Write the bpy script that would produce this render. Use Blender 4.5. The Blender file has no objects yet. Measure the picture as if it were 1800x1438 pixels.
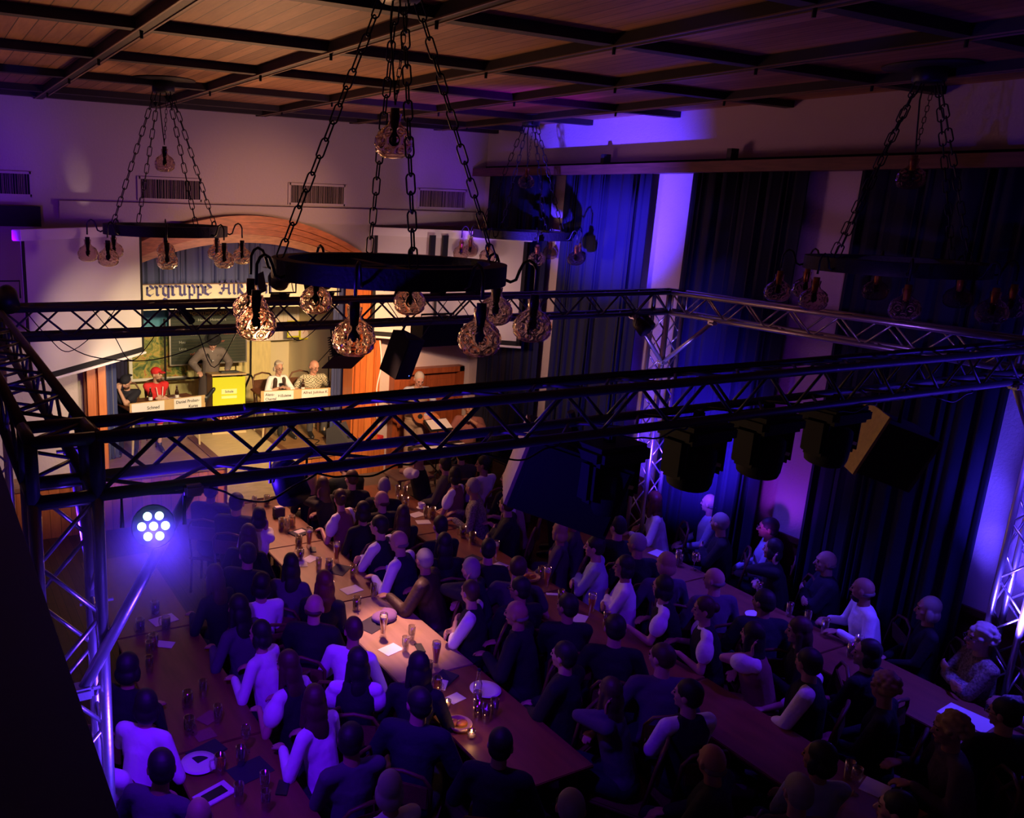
import bpy, bmesh, math, random
import numpy as np
from mathutils import Vector, Matrix
random.seed(7)
SC = bpy.context.scene
COL = SC.collection
PI = math.pi

# ------------------------------------------------------------------ camera
def cam_axes(y, p, r):
    cy, sy, cp, sp, cr, sr = math.cos(y), math.sin(y), math.cos(p), math.sin(p), math.cos(r), math.sin(r)
    w = Vector((sy*cp, cy*cp, -sp)); rt = Vector((cy, -sy, 0)); up = rt.cross(w)
    return rt*cr+up*sr, -rt*sr+up*cr, w
F_PX, CX, CY = 1480.785, 610.324, 719.0
CR, CU, CW = cam_axes(0.477238537, 0.242454191, 0.0332745495)
CAMZ = 4.65
cd = bpy.data.cameras.new('camera'); cam = bpy.data.objects.new('camera', cd); COL.objects.link(cam)
cd.sensor_fit = 'HORIZONTAL'; cd.sensor_width = 36.0; cd.lens = F_PX/1800*36.0
cd.shift_x = (900-CX)/1800; cd.shift_y = 0.0
cd.clip_start = 0.05; cd.clip_end = 100
cam.matrix_world = Matrix(((CR.x, CU.x, -CW.x, 0), (CR.y, CU.y, -CW.y, 0), (CR.z, CU.z, -CW.z, CAMZ), (0, 0, 0, 1)))
SC.camera = cam
def ray(x, y): return CW + CR*((x-CX)/F_PX) - CU*((y-CY)/F_PX)
def at(x, y, z):                       # where a point of the photo lies at height z
    d = ray(x, y); k = (z-CAMZ)/d.z; return Vector((d.x*k, d.y*k, z))
def aty(x, y, Y):
    d = ray(x, y); k = Y/d.y; return Vector((d.x*k, Y, d.z*k+CAMZ))

# ------------------------------------------------------------------ world, light, exposure
SC.view_settings.view_transform = 'Standard'; SC.view_settings.look = 'None'
SC.view_settings.exposure = 0.0; SC.view_settings.gamma = 1.0
SC.view_settings.use_curve_mapping = False
wd = bpy.data.worlds.new('world'); SC.world = wd; wd.use_nodes = True
wd.node_tree.nodes['Background'].inputs[0].default_value = (0.012, 0.006, 0.03, 1)
wd.node_tree.nodes['Background'].inputs[1].default_value = 0.25
def spot(name, loc, tgt, col, power, ang=50, blend=.5, r=.08):
    l = bpy.data.lights.new(name, 'SPOT'); l.color = col; l.energy = power
    l.spot_size = math.radians(ang); l.spot_blend = blend; l.shadow_soft_size = r
    o = bpy.data.objects.new(name, l); COL.objects.link(o); o.location = loc
    o.rotation_euler = (Vector(tgt)-Vector(loc)).to_track_quat('-Z', 'Y').to_euler()
    return o
WARM = (1.0, .76, .38); BLUE = (.07, .02, 1.0); VIO = (.11, .002, 1.0)
for x, tx, tz, p in ((2.99, 3.0, 1.5, 500), (3.36, 3.9, 1.6, 480), (4.41, 4.6, 1.6, 520), (4.95, 5.7, 1.5, 540)):   # fresnels on the stage truss
    spot('stage_spot', (x, 7.4, 3.95), (tx, 13.2, tz), WARM, p, 44, .7)
spot('arch_spot', (4.72, 7.4, 4.0), (6.1, 11.8, 2.6), (1, .46, .18), 1300, 34, .9)
spot('arch_spot', (5.3, 7.4, 4.05), (4.6, 11.7, 4.1), (1, .48, .22), 260, 44, .9)
spot('front_spot', (4.41, 7.4, 3.9), (4.9, 11.4, .7), (1, .62, .36), 1000, 38, .8)
spot('door_spot', (5.15, 7.4, 3.95), (7.1, 11.4, 1.3), (1, .52, .30), 900, 36, .9)
spot('left_wall_spot', (2.4, 7.4, 3.95), (1.9, 11.6, 2.2), (1, .66, .5), 300, 46, .9)
spot('ceiling_fill', (3.8, 9.4, 2.9), (2.5, 6.8, 5.9), (1, .46, .22), 290, 112, .9, .25)  # added fill without a fixture, stands in for warm bounce on the ceiling
spot('ceiling_fill', (2.2, 7.6, 3.9), (1.8, 4.6, 5.9), (1, .46, .22), 45, 120, .9, .25)  # second added ceiling fill, weaker, also without a fixture
spot('wall_wash', (4.6, 8.4, 3.7), (4.4, 11.8, 5.0), (1, .48, .48), 110, 150, .9, .3)
spot('screen_spot', (3.4, 7.3, 3.9), (2.7, 11.4, 3.2), (1, .75, .45), 110, 18, .9)
spot('screen_spot', (5.0, 7.3, 3.9), (7.1, 10.9, 3.3), (1, .60, .60), 330, 40, .9)
spot('audience_fill', (4.4, 11.3, 3.2), (4.7, 8.6, .8), (1, .40, .24), 330, 62, .9, .4)  # added spot imitating stage light that spills onto the front guests
spot('table_spot', (4.0, 7.0, 3.45), (3.75, 6.1, .75), (1, .44, .34), 900, 26, .9, .1)
spot('egg_spot', (2.14, 11.22, 4.05), (2.02, 11.76, 4.82), (1, .72, .58), 7, 24, .9, .02)
spot('beam_blue', (.3, 8.2, 5.55), (1.1, 9.36, 5.79), (.08, .05, 1), 14, 13, .8, .01)
spot('truss_blue', (7.5, 2.7, 3.1), (6.9, 3.3, 3.55), (.06, .02, 1), 26, 110, .9)
spot('left_blue_wash', (.9, 9.6, 4.0), (.6, 11.7, 5.5), (.12, .0, 1), 70, 75, .9)
spot('left_blue_wash', (.5, 7.6, 4.2), (1.2, 9.9, 3.6), (.2, .0, 1), 90, 90, .9)
spot('ceiling_blue', (.3, 9.0, 5.3), (.6, 10.8, 5.8), (.08, .05, 1), 5, 40, .9, .02)
spot('corner_blue', (6.6, 9.3, 3.9), (8.1, 11.8, 5.4), (.15, .01, 1), 190, 48, .9)
spot('pillar_blue', (6.0, 7.7, 3.2), (8.5, 8.8, 4.9), (.07, .03, 1), 3000, 58, 1, .04)
spot('tower_blue', (7.35, 6.35, 1.7), (8.4, 6.9, 2.0), BLUE, 520, 110, .9)
spot('tower_blue_top', (7.2, 6.4, 2.4), (7.85, 7.05, 3.2), (.2, .12, 1), 90, 60, .9)
spot('pillar_violet', (7.75, 5.65, 1.0), (8.5, 5.66, 2.0), (.28, .02, 1), 40, 75, .9)
spot('near_tower_blue', (7.7, 3.0, 1.4), (8.5, 3.2, 2.1), (.08, .045, 1), 560, 84, .9)
spot('violet_wash', (.9, 3.7, 3.4), (2.0, 5.6, .8), VIO, 360, 80, .9)
spot('violet_wash', (2.6, 3.9, 3.3), (3.9, 5.2, .9), VIO, 180, 85, .9)
spot('violet_wash', (6.6, 3.5, 3.45), (6.0, 4.8, .9), VIO, 110, 85, .9)
spot('blue_wash', (7.8, 2.9, 3.4), (7.7, 3.9, .9), (.07, .03, 1), 380, 80, .9)
spot('blue_wash', (7.3, 6.7, 3.4), (7.6, 5.6, .9), (.07, .03, 1), 420, 60, .9)
spot('left_tower_blue', (.95, 2.6, 2.6), (.45, 3.25, 2.6), (.09, .03, 1), 150, 110, .9)
spot('truss_blue', (.3, 3.9, 3.1), (1.6, 3.3, 3.6), (.06, .01, 1), 330, 70, .9)
spot('globe_violet_fill', (6.2, 3.75, 3.85), (7.4, 4.3, 4.05), (.35, .12, 1), 26, 60, .9)  # added lamp, no fixture, lifts the dark globes of the near right chandelier
spot('rail_blue_fill', (.9, 3.0, 4.5), (.05, 1.4, 4.25), (.12, .04, 1), 14, 40, .9)  # added lamp in mid air, brightens the gallery parapet edge
spot('ceiling_violet', (6.5, 6.6, 3.9), (6.1, 8.4, 5.9), (.20, .0, .9), 330, 60, .9)
spot('truss_gear_fill', (1.9, 6.6, 3.3), (4.2, 3.3, 3.35), (1, .56, .24), 120, 50, .8, .1)  # added direct spot, gives the near truss gear a warm side as if bounced
spot('table_glow', (4.6, 10.2, 3.4), (3.75, 8.4, .75), (1, .40, .26), 260, 50, .9, .3)
spot('warm_wall_fill', (4.6, 9.6, 3.3), (8.4, 9.3, 3.0), (1, .55, .45), 230, 60, .9, .2)  # added fill, no fixture, warms the far part of the right wall
spot('left_low_wall_fill', (3.0, 9.4, 2.2), (1.5, 11.8, 1.7), (1, .68, .55), 170, 70, .9, .1)  # added fill below the left screen, no fixture there
spot('warm_back_fill', (4.5, 9.3, 3.7), (8.4, 6.6, 5.0), (1, .36, .50), 75, 75, .9, .5)

# ------------------------------------------------------------------ materials
MATS = {}
def nodes(m): return m.node_tree.nodes, m.node_tree.links
def mat(name, col, rough=.7, metal=0, emit=None, estr=0, bump=0, bscale=40, var=0, vscale=6, sheen=0, stretch=None):
    if name in MATS: return MATS[name]
    m = bpy.data.materials.new(name); m.use_nodes = True; n, l = nodes(m); b = n['Principled BSDF']
    b.inputs['Base Color'].default_value = (*col, 1); b.inputs['Roughness'].default_value = rough
    b.inputs['Metallic'].default_value = metal
    if sheen: b.inputs['Sheen Weight'].default_value = sheen
    if emit: b.inputs['Emission Color'].default_value = (*emit, 1); b.inputs['Emission Strength'].default_value = estr
    tc = n.new('ShaderNodeTexCoord'); mp = n.new('ShaderNodeMapping'); l.new(tc.outputs['Object'], mp.inputs[0])
    if stretch: mp.inputs['Scale'].default_value = stretch
    if var:
        t = n.new('ShaderNodeTexNoise'); t.inputs['Scale'].default_value = vscale; t.inputs['Detail'].default_value = 4
        l.new(mp.outputs[0], t.inputs['Vector'])
        r = n.new('ShaderNodeValToRGB'); r.color_ramp.elements[0].position = .3; r.color_ramp.elements[1].position = .7
        r.color_ramp.elements[0].color = (*[c*(1-var) for c in col], 1)
        r.color_ramp.elements[1].color = (*[min(1, c*(1+var*.6)) for c in col], 1)
        l.new(t.outputs[0], r.inputs[0]); l.new(r.outputs[0], b.inputs['Base Color'])
    if bump:
        t = n.new('ShaderNodeTexNoise'); t.inputs['Scale'].default_value = bscale; t.inputs['Detail'].default_value = 5
        l.new(mp.outputs[0], t.inputs['Vector'])
        bp = n.new('ShaderNodeBump'); bp.inputs['Strength'].default_value = bump; bp.inputs['Distance'].default_value = .02
        l.new(t.outputs[0], bp.inputs['Height']); l.new(bp.outputs[0], b.inputs['Normal'])
    MATS[name] = m; return m
def plank_mat(name, c1, c2, gap, axis='X', width=.12, rough=.55, length=0):
    """boards of the given width: grain noise plus a dark joint line"""
    m = bpy.data.materials.new(name); m.use_nodes = True; n, l = nodes(m); b = n['Principled BSDF']; b.inputs['Roughness'].default_value = rough
    tc = n.new('ShaderNodeTexCoord'); sp = n.new('ShaderNodeSeparateXYZ'); l.new(tc.outputs['Object'], sp.inputs[0])
    def mth(op, a, v=None):
        q = n.new('ShaderNodeMath'); q.operation = op
        for i, s in enumerate((a, v)):
            if s is None: continue
            if isinstance(s, (int, float)): q.inputs[i].default_value = s
            else: l.new(s, q.inputs[i])
        return q.outputs[0]
    u = mth('DIVIDE', sp.outputs[axis], width); fr = mth('FRACT', u); fl = mth('FLOOR', u)
    wn = n.new('ShaderNodeTexWhiteNoise'); wn.noise_dimensions = '1D'; l.new(fl, wn.inputs['W'])
    mp = n.new('ShaderNodeMapping'); s = {'X': (14, 1.2, 14), 'Y': (1.2, 14, 14), 'Z': (1.2, 14, 14)}[axis]
    if axis in 'XY' and name.startswith('vert'): s = (14, 14, 1.0)
    mp.inputs['Scale'].default_value = s
    cb = n.new('ShaderNodeCombineXYZ'); l.new(mth('MULTIPLY', wn.outputs[0], 7.3), cb.inputs[0]); l.new(mth('MULTIPLY', wn.outputs[0], 3.1), cb.inputs[1])
    va = n.new('ShaderNodeVectorMath'); va.operation = 'ADD'; l.new(tc.outputs['Object'], va.inputs[0]); l.new(cb.outputs[0], va.inputs[1])
    l.new(va.outputs[0], mp.inputs[0])
    no = n.new('ShaderNodeTexNoise'); no.inputs['Scale'].default_value = 2.2; no.inputs['Detail'].default_value = 6; no.inputs['Roughness'].default_value = .65
    l.new(mp.outputs[0], no.inputs['Vector'])
    f = mth('ADD', mth('MULTIPLY', no.outputs[0], .9), mth('MULTIPLY', mth('SUBTRACT', wn.outputs[0], .5), .45))
    r = n.new('ShaderNodeValToRGB'); r.color_ramp.elements[0].position = .2; r.color_ramp.elements[1].position = .75
    r.color_ramp.elements[0].color = (*c1, 1); r.color_ramp.elements[1].color = (*c2, 1); l.new(f, r.inputs[0])
    g = mth('LESS_THAN', mth('ABSOLUTE', mth('SUBTRACT', fr, .5)), .5-gap/width)
    mx = n.new('ShaderNodeMix'); mx.data_type = 'RGBA'; l.new(g, mx.inputs['Factor'])
    mx.inputs['A'].default_value = (c1[0]*.15, c1[1]*.15, c1[2]*.15, 1); l.new(r.outputs[0], mx.inputs['B'])
    l.new(mx.outputs['Result'], b.inputs['Base Color'])
    bp = n.new('ShaderNodeBump'); bp.inputs['Strength'].default_value = .5; bp.inputs['Distance'].default_value = .01
    l.new(g, bp.inputs['Height']); l.new(bp.outputs[0], b.inputs['Normal'])
    MATS[name] = m; return m
def glass_mat(name, tint, gl=.35, rough=.06, bump=0):
    m = bpy.data.materials.new(name); m.use_nodes = True; n, l = nodes(m); n.remove(n['Principled BSDF'])
    out = n['Material Output']; t = n.new('ShaderNodeBsdfTransparent'); t.inputs[0].default_value = (*tint, 1)
    g = n.new('ShaderNodeBsdfGlossy'); g.inputs['Roughness'].default_value = rough; g.inputs[0].default_value = (1, .96, .92, 1)
    lw = n.new('ShaderNodeLayerWeight'); lw.inputs[0].default_value = gl
    r = n.new('ShaderNodeMath'); r.operation = 'MULTIPLY_ADD'; r.inputs[1].default_value = .75; r.inputs[2].default_value = .11; l.new(lw.outputs['Facing'], r.inputs[0])
    mx = n.new('ShaderNodeMixShader'); l.new(r.outputs[0], mx.inputs[0]); l.new(t.outputs[0], mx.inputs[1]); l.new(g.outputs[0], mx.inputs[2])
    l.new(mx.outputs[0], out.inputs[0]); MATS[name] = m; return m

M_wall = mat('plaster', (.50, .43, .41), .9, bump=.25, bscale=30)
M_wall_r = mat('plaster_side', (.52, .43, .42), .9, bump=.3, bscale=45)
M_beige = mat('stage_plaster', (.76, .72, .50), .9, bump=.1)
M_ceil = plank_mat('ceiling_boards', (.20, .085, .035), (.42, .21, .095), .004, 'X', .135)
M_beam = mat('dark_beam', (.020, .014, .016), .6, var=.3)
M_fillet = mat('beam_edge_strip', (.22, .13, .08), .45)
M_floor = plank_mat('hall_floor', (.05, .018, .01), (.10, .04, .02), .003, 'X', .09)
M_stagefl = plank_mat('stage_floor', (.22, .11, .045), (.34, .19, .085), .002, 'Y', .10, .35)
M_ply = mat('plywood_light', (.50, .38, .20), .55, var=.18, vscale=5, stretch=(1, 6, 6))
M_orange = plank_mat('vert_orange_pine', (.42, .11, .025), (.66, .22, .05), .003, 'X', .14, .4)
M_arch = mat('arch_wood', (.50, .17, .05), .45, var=.35, vscale=6, stretch=(1.2, 6, 6))
M_archlight = mat('arch_wood_light', (.60, .33, .13), .45, var=.25, vscale=6, stretch=(1.2, 6, 6))
M_door = mat('door_wood', (.30, .075, .025), .4, var=.25, vscale=4, stretch=(6, 6, 1))
M_rail = mat('rail_wood', (.13, .05, .025), .5, var=.3, vscale=6, stretch=(6, .6, 6))
M_wains = mat('wainscot_wood', (.085, .02, .01), .5, var=.25)
M_velvet = mat('black_navy_velvet', (.006, .008, .035), .9)
M_bluecurt = mat('blue_curtain', (.035, .05, .16), .8, sheen=.15)
M_valance = mat('blue_valance', (.085, .10, .22), .8)
M_screen = mat('screen_fabric', (.66, .62, .56), .8)
M_black = mat('black_paint', (.012, .012, .014), .45)
M_matte = mat('matte_black', (.008, .008, .010), .85)
M_iron = mat('wrought_iron', (.010, .009, .012), .4, metal=.3)
M_hoop = mat('charred_hoop_wood', (.006, .005, .007), .7, bump=.3)
M_alu = mat('aluminium', (.55, .52, .50), .35, metal=.9, bump=.05)
M_aludark = mat('dark_truss_metal', (.075, .07, .09), .5, metal=.25)
M_brass = mat('brass_socket', (.45, .24, .07), .35, metal=.8)
M_globe = bpy.data.materials.new('smoked_bubble_glass'); M_globe.use_nodes = True; _n, _l = nodes(M_globe); _n.remove(_n['Principled BSDF'])
_g = _n.new('ShaderNodeBsdfGlass'); _g.inputs['Color'].default_value = (.90, .82, .79, 1); _g.inputs['Roughness'].default_value = .07; _g.inputs['IOR'].default_value = 1.2; _l.new(_g.outputs[0], _n['Material Output'].inputs[0])
M_glass = glass_mat('drinking_glass', (.92, .92, .94), .5, .08)
M_bottle = mat('brown_bottle_glass', (.03, .012, .006), .1)
M_beer = mat('beer', (.75, .26, .03), .2, emit=None)
M_foam = mat('foam', (.8, .75, .65), .9)
M_dark_drink = mat('dark_drink', (.05, .012, .006), .15)
M_paper = mat('paper', (.75, .72, .68), .85)
M_tabletop = mat('table_wood', (.20, .065, .03), .45, var=.2, vscale=3, stretch=(4, .7, 4))
M_tabletop2 = mat('table_wood_pale', (.32, .20, .13), .45, var=.2, vscale=3, stretch=(4, .7, 4))
M_napkin = mat('dark_placemat', (.02, .015, .03), .8)
M_cloth = mat('violet_cloth', (.20, .11, .28), .9)
M_white = mat('white_paint', (.78, .76, .72), .6)
M_yellow = mat('yellow_card', (.60, .64, .012), .7)
M_cardb = mat('cardboard', (.55, .36, .16), .85, var=.1)
M_board = mat('chalkboard', (.035, .045, .035), .7, var=.3, vscale=3)
M_skin = [mat('skin_fair', (.50, .28, .20), .55), mat('skin_tan', (.38, .19, .12), .55), mat('skin_pink', (.54, .29, .22), .5)]
HAIRC = dict(s=mat('hair_black', (.012, .008, .008), .6), n=mat('hair_brown', (.06, .028, .015), .55), g=mat('hair_grey', (.30, .27, .25), .7),
             f=mat('hair_thin_fringe', (.17, .13, .12), .7), w=mat('hair_white', (.42, .37, .31), .8), y=mat('hair_blond', (.38, .24, .12), .6), r=mat('hair_auburn', (.13, .03, .015), .55))
FAB = dict(white=mat('cloth_white', (.84, .82, .84), .85, bump=.3, bscale=25), black=mat('cloth_black', (.007, .007, .009), .85, bump=.3, bscale=25),
  navy=mat('cloth_navy', (.009, .009, .02), .85, bump=.3, bscale=25), grey=mat('cloth_grey', (.06, .055, .055), .9, bump=.3, bscale=25),
  blue=mat('cloth_light_blue', (.40, .46, .60), .85, bump=.3, bscale=25), brown=mat('leather_brown', (.04, .018, .012), .6, bump=.3, bscale=25),
  beige=mat('cloth_beige', (.36, .27, .19), .85, bump=.3, bscale=25), violet=mat('cloth_violet', (.075, .045, .09), .9, bump=.3, bscale=25),
  rose=mat('cloth_rose', (.26, .10, .09), .9, bump=.3, bscale=25), red=mat('cloth_red', (.65, .02, .025), .8, bump=.3, bscale=25), plaid=mat('cloth_plaid', (.25, .22, .18), .9, var=.7, vscale=60))
def checks(name, ca, cb, sc):
    m = bpy.data.materials.new(name); m.use_nodes = True; n, l = nodes(m); b = n['Principled BSDF']; b.inputs['Roughness'].default_value = .85
    tc = n.new('ShaderNodeTexCoord'); ch = n.new('ShaderNodeTexChecker'); ch.inputs['Scale'].default_value = sc
    ch.inputs['Color1'].default_value = (*ca, 1); ch.inputs['Color2'].default_value = (*cb, 1)
    l.new(tc.outputs['Object'], ch.inputs['Vector']); l.new(ch.outputs[0], b.inputs['Base Color']); MATS[name] = m; return m
FAB['check'] = checks('checked_shirt_cloth', (.70, .64, .48), (.13, .15, .10), 42)
FAB['tweed'] = checks('brown_herringbone', (.21, .165, .15), (.13, .10, .095), 90)
M_eye = mat('eye_dark', (.03, .02, .02), .2); M_lip = mat('lips', (.42, .13, .11), .5)
M_led = mat('led_lens', (.5, .9, 1), .3, emit=(.60, 1.0, .98), estr=3.0)

# ------------------------------------------------------------------ mesh helpers
class MB:
    """collects primitive shapes, then links them as one mesh object"""
    def __init__(s): s.v = []; s.f = []; s.n = 0
    def add(s, vs, fs):
        s.v.extend([tuple(v) for v in vs]); s.f.extend([tuple(i+s.n for i in f) for f in fs]); s.n += len(vs); return s
    def box(s, c, d, rot=None):
        c = Vector(c); d = Vector(d)/2
        vs = [Vector((x*d.x, y*d.y, z*d.z)) for x in (-1, 1) for y in (-1, 1) for z in (-1, 1)]
        if rot is not None: vs = [rot@v for v in vs]
        return s.add([v+c for v in vs], [(0, 1, 3, 2), (4, 6, 7, 5), (0, 4, 5, 1), (2, 3, 7, 6), (0, 2, 6, 4), (1, 5, 7, 3)])
    def bb(s, x0, x1, y0, y1, z0, z1): return s.box(((x0+x1)/2, (y0+y1)/2, (z0+z1)/2), (abs(x1-x0), abs(y1-y0), abs(z1-z0)))
    def rbox(s, c, d, r=.01, rot=None):
        """box with chamfered edges"""
        b = bmesh.new(); bmesh.ops.create_cube(b, size=1)
        for v in b.verts: v.co = Vector((v.co.x*d[0], v.co.y*d[1], v.co.z*d[2]))
        bmesh.ops.bevel(b, geom=list(b.edges), offset=r, segments=2, affect='EDGES')
        vs = [v.co.copy() for v in b.verts]; b.verts.index_update(); fs = [[v.index for v in f.verts] for f in b.faces]; b.free()
        if rot is not None: vs = [rot@v for v in vs]
        return s.add([v+Vector(c) for v in vs], fs)
    def tube(s, pts, r, n=8, closed=False, caps=True):
        pts = [Vector(p) for p in pts]; N = len(pts)
        rs = r if isinstance(r, (list, tuple)) else [r]*N
        rings = []; prev = None
        for i, p in enumerate(pts):
            a = pts[(i-1) % N] if (i > 0 or closed) else p; b = pts[(i+1) % N] if (i < N-1 or closed) else p
            t = (b-a).normalized() if (b-a).length > 1e-9 else Vector((0, 0, 1))
            if prev is None: u = t.orthogonal().normalized()
            else:
                u = prev-t*prev.dot(t); u = u.normalized() if u.length > 1e-6 else t.orthogonal().normalized()
            prev = u; w = t.cross(u)
            rings.append([p+(u*math.cos(2*PI*k/n)+w*math.sin(2*PI*k/n))*rs[i] for k in range(n)])
        vs = [v for g in rings for v in g]; fs = []
        for i in range(N if closed else N-1):
            j = (i+1) % N
            for k in range(n): fs.append((i*n+k, i*n+(k+1) % n, j*n+(k+1) % n, j*n+k))
        if caps and not closed: fs += [tuple(reversed(range(n))), tuple((N-1)*n+k for k in range(n))]
        return s.add(vs, fs)
    def lathe(s, prof, c=(0, 0, 0), n=20, rot=None, cap=True):
        c = Vector(c); vs = []; fs = []
        for (r, z) in prof:
            for k in range(n):
                v = Vector((r*math.cos(2*PI*k/n), r*math.sin(2*PI*k/n), z)); vs.append((rot@v if rot is not None else v)+c)
        for i in range(len(prof)-1):
            for k in range(n): fs.append((i*n+k, i*n+(k+1) % n, (i+1)*n+(k+1) % n, (i+1)*n+k))
        if cap: fs += [tuple(reversed(range(n))), tuple((len(prof)-1)*n+k for k in range(n))]
        return s.add(vs, fs)
    def caps(s, a, b, ra, rb, n=12):
        a = Vector(a); b = Vector(b); t = (b-a); L = t.length; t = t.normalized() if L > 1e-6 else Vector((0, 0, 1))
        pts = []; rs = []
        for q in (1.0, .85, .5, 0): pts.append(a-t*ra*math.sin(q*PI/2)); rs.append(max(ra*math.cos(q*PI/2), ra*.05))
        for q in (0, .5, .85, 1.0): pts.append(b+t*rb*math.sin(q*PI/2)); rs.append(max(rb*math.cos(q*PI/2), rb*.05))
        return s.tube(pts, rs, n)
    def ell(s, c, r, rot=None, n=16, m=10):
        c = Vector(c); vs = [Vector((0, 0, r[2]))]; fs = []
        for i in range(1, m):
            th = PI*i/m
            for k in range(n): vs.append(Vector((r[0]*math.sin(th)*math.cos(2*PI*k/n), r[1]*math.sin(th)*math.sin(2*PI*k/n), r[2]*math.cos(th))))
        vs.append(Vector((0, 0, -r[2])))
        for k in range(n): fs.append((0, 1+k, 1+(k+1) % n))
        for i in range(m-2):
            for k in range(n): fs.append((1+i*n+k, 1+(i+1)*n+k, 1+(i+1)*n+(k+1) % n, 1+i*n+(k+1) % n))
        q = len(vs)-1; o = 1+(m-2)*n
        for k in range(n): fs.append((q, o+(k+1) % n, o+k))
        if rot is not None: vs = [rot@v for v in vs]
        return s.add([v+c for v in vs], fs)
    def mesh(s, name, smooth=False):
        me = bpy.data.meshes.new(name); me.from_pydata(s.v, [], s.f); me.update()
        if smooth: me.polygons.foreach_set('use_smooth', [True]*len(me.polygons))
        return me
    def remesh(s, name, voxel, it=2, fac=.5):
        me = s.mesh(name); o = bpy.data.objects.new('tmp', me); COL.objects.link(o)
        r = o.modifiers.new('r', 'REMESH'); r.mode = 'VOXEL'; r.voxel_size = voxel; r.use_smooth_shade = True
        if it: q = o.modifiers.new('s', 'SMOOTH'); q.factor = fac; q.iterations = it
        dg = bpy.context.evaluated_depsgraph_get(); out = bpy.data.meshes.new_from_object(o.evaluated_get(dg)); out.name = name
        bpy.data.objects.remove(o); bpy.data.meshes.remove(me)
        out.polygons.foreach_set('use_smooth', [True]*len(out.polygons)); out.materials.clear(); return out
    def build(s, name, m, parent=None, smooth=False, loc=None):
        return link(name, s.mesh(name, smooth), m, parent, loc)
def link(name, me, m, parent=None, loc=None):
    o = bpy.data.objects.new(name, me); COL.objects.link(o)
    if len(me.materials) == 0: me.materials.append(None)
    o.material_slots[0].link = 'OBJECT'; o.material_slots[0].material = m
    if parent is not None: o.parent = parent
    if loc is not None: o.location = loc
    return o
def tag(o, label, cat=None, group=None, kind=None):
    if label: o['label'] = label
    if cat: o['category'] = cat
    if group: o['group'] = group
    if kind: o['kind'] = kind
    return o
def thing(name, label, cat, loc=(0, 0, 0), rz=0, group=None):
    o = bpy.data.objects.new(name, None); COL.objects.link(o); o.location = loc; o.rotation_euler = (0, 0, rz)
    o.empty_display_size = .1
    return tag(o, label, cat, group)
def struct(name, mb, m, parent=None, smooth=False):
    o = mb.build(name, m, parent, smooth)
    if parent is None: o['kind'] = 'structure'
    return o
def copy_tree(o, parent=None):
    c = o.copy(); COL.objects.link(c)
    if parent is not None: c.parent = parent
    for ch in list(o.children): copy_tree(ch, c)
    return c
def text_mesh(s, size, align='LEFT', ext=.001, bold=0):
    cu = bpy.data.curves.new('t', 'FONT'); cu.body = s; cu.size = size; cu.extrude = ext; cu.offset = bold; cu.align_x = align; cu.resolution_u = 3
    o = bpy.data.objects.new('tmp', cu); COL.objects.link(o); dg = bpy.context.evaluated_depsgraph_get()
    me = bpy.data.meshes.new_from_object(o.evaluated_get(dg)); bpy.data.objects.remove(o); me.materials.clear(); return me
RX90 = Matrix.Rotation(PI/2, 4, 'X')

# ------------------------------------------------------------------ people: meshes for every pose, built first
def ik(S, W, l1, l2, pole):
    d = W-S; L = min(d.length, (l1+l2)*.995); dn = d.normalized(); W = S+dn*L
    a = (l1*l1-l2*l2+L*L)/(2*L); h = math.sqrt(max(l1*l1-a*a, 0)); p = pole-dn*pole.dot(dn); p.normalize()
    return S+dn*a+p*h, W
def add_head(M, H, R):
    T = lambda v: H+R@Vector(v)
    M.ell(T((0, -.008, .022)), (.076, .095, .098), R); M.ell(T((0, .03, -.052)), (.055, .058, .058), R)
    M.ell(T((0, .025, -.01)), (.066, .066, .07), R); M.ell(T((0, .074, -.092)), (.02, .014, .016), R, 10, 6)
    M.caps(T((0, .086, .018)), T((0, .108, -.022)), .008, .013, 8); M.ell(T((0, .098, -.025)), (.018, .010, .009), R, 8, 6)
    M.caps(T((-.036, .077, .034)), T((.036, .077, .034)), .011, .011, 8)
    M.caps(T((-.02, .078, -.055)), T((.02, .078, -.055)), .010, .010, 8)
    for q in (-1, 1):
        M.ell(T((q*.078, -.008, -.008)), (.010, .020, .032), R, 10, 8); M.ell(T((q*.042, .06, -.02)), (.022, .018, .02), R, 10, 6)
def add_hand(M, W, d, nrm, side, curl=.45):
    d = d.normalized(); nrm = (nrm-d*nrm.dot(d)).normalized(); s = d.cross(nrm)
    R = Matrix((s, d, nrm)).transposed()
    M.ell(W+d*.042, (.040, .052, .016), R, 12, 8)
    for i, L in enumerate((.070, .080, .075, .058)):
        b = W+d*(.080-abs(i-1.3)*.004)+s*((i-1.5)*.0215*side); d1 = d*math.cos(curl)+nrm*math.sin(curl); d2 = d*math.cos(curl*2.1)+nrm*math.sin(curl*2.1)
        k = b+d1*L*.5; M.caps(b-d*.02, k, .0095, .0085, 8); M.caps(k, k+d2*L*.5, .0085, .007, 8)
    tb = W+d*.025-s*.030*side; td = (d*.75-s*.6*side+nrm*.2).normalized()
    M.caps(tb, tb+td*.035, .012, .010, 8); M.caps(tb+td*.035, tb+td*.035+(d*.9-s*.15*side+nrm*.35).normalized()*.03, .010, .008, 8)
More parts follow.
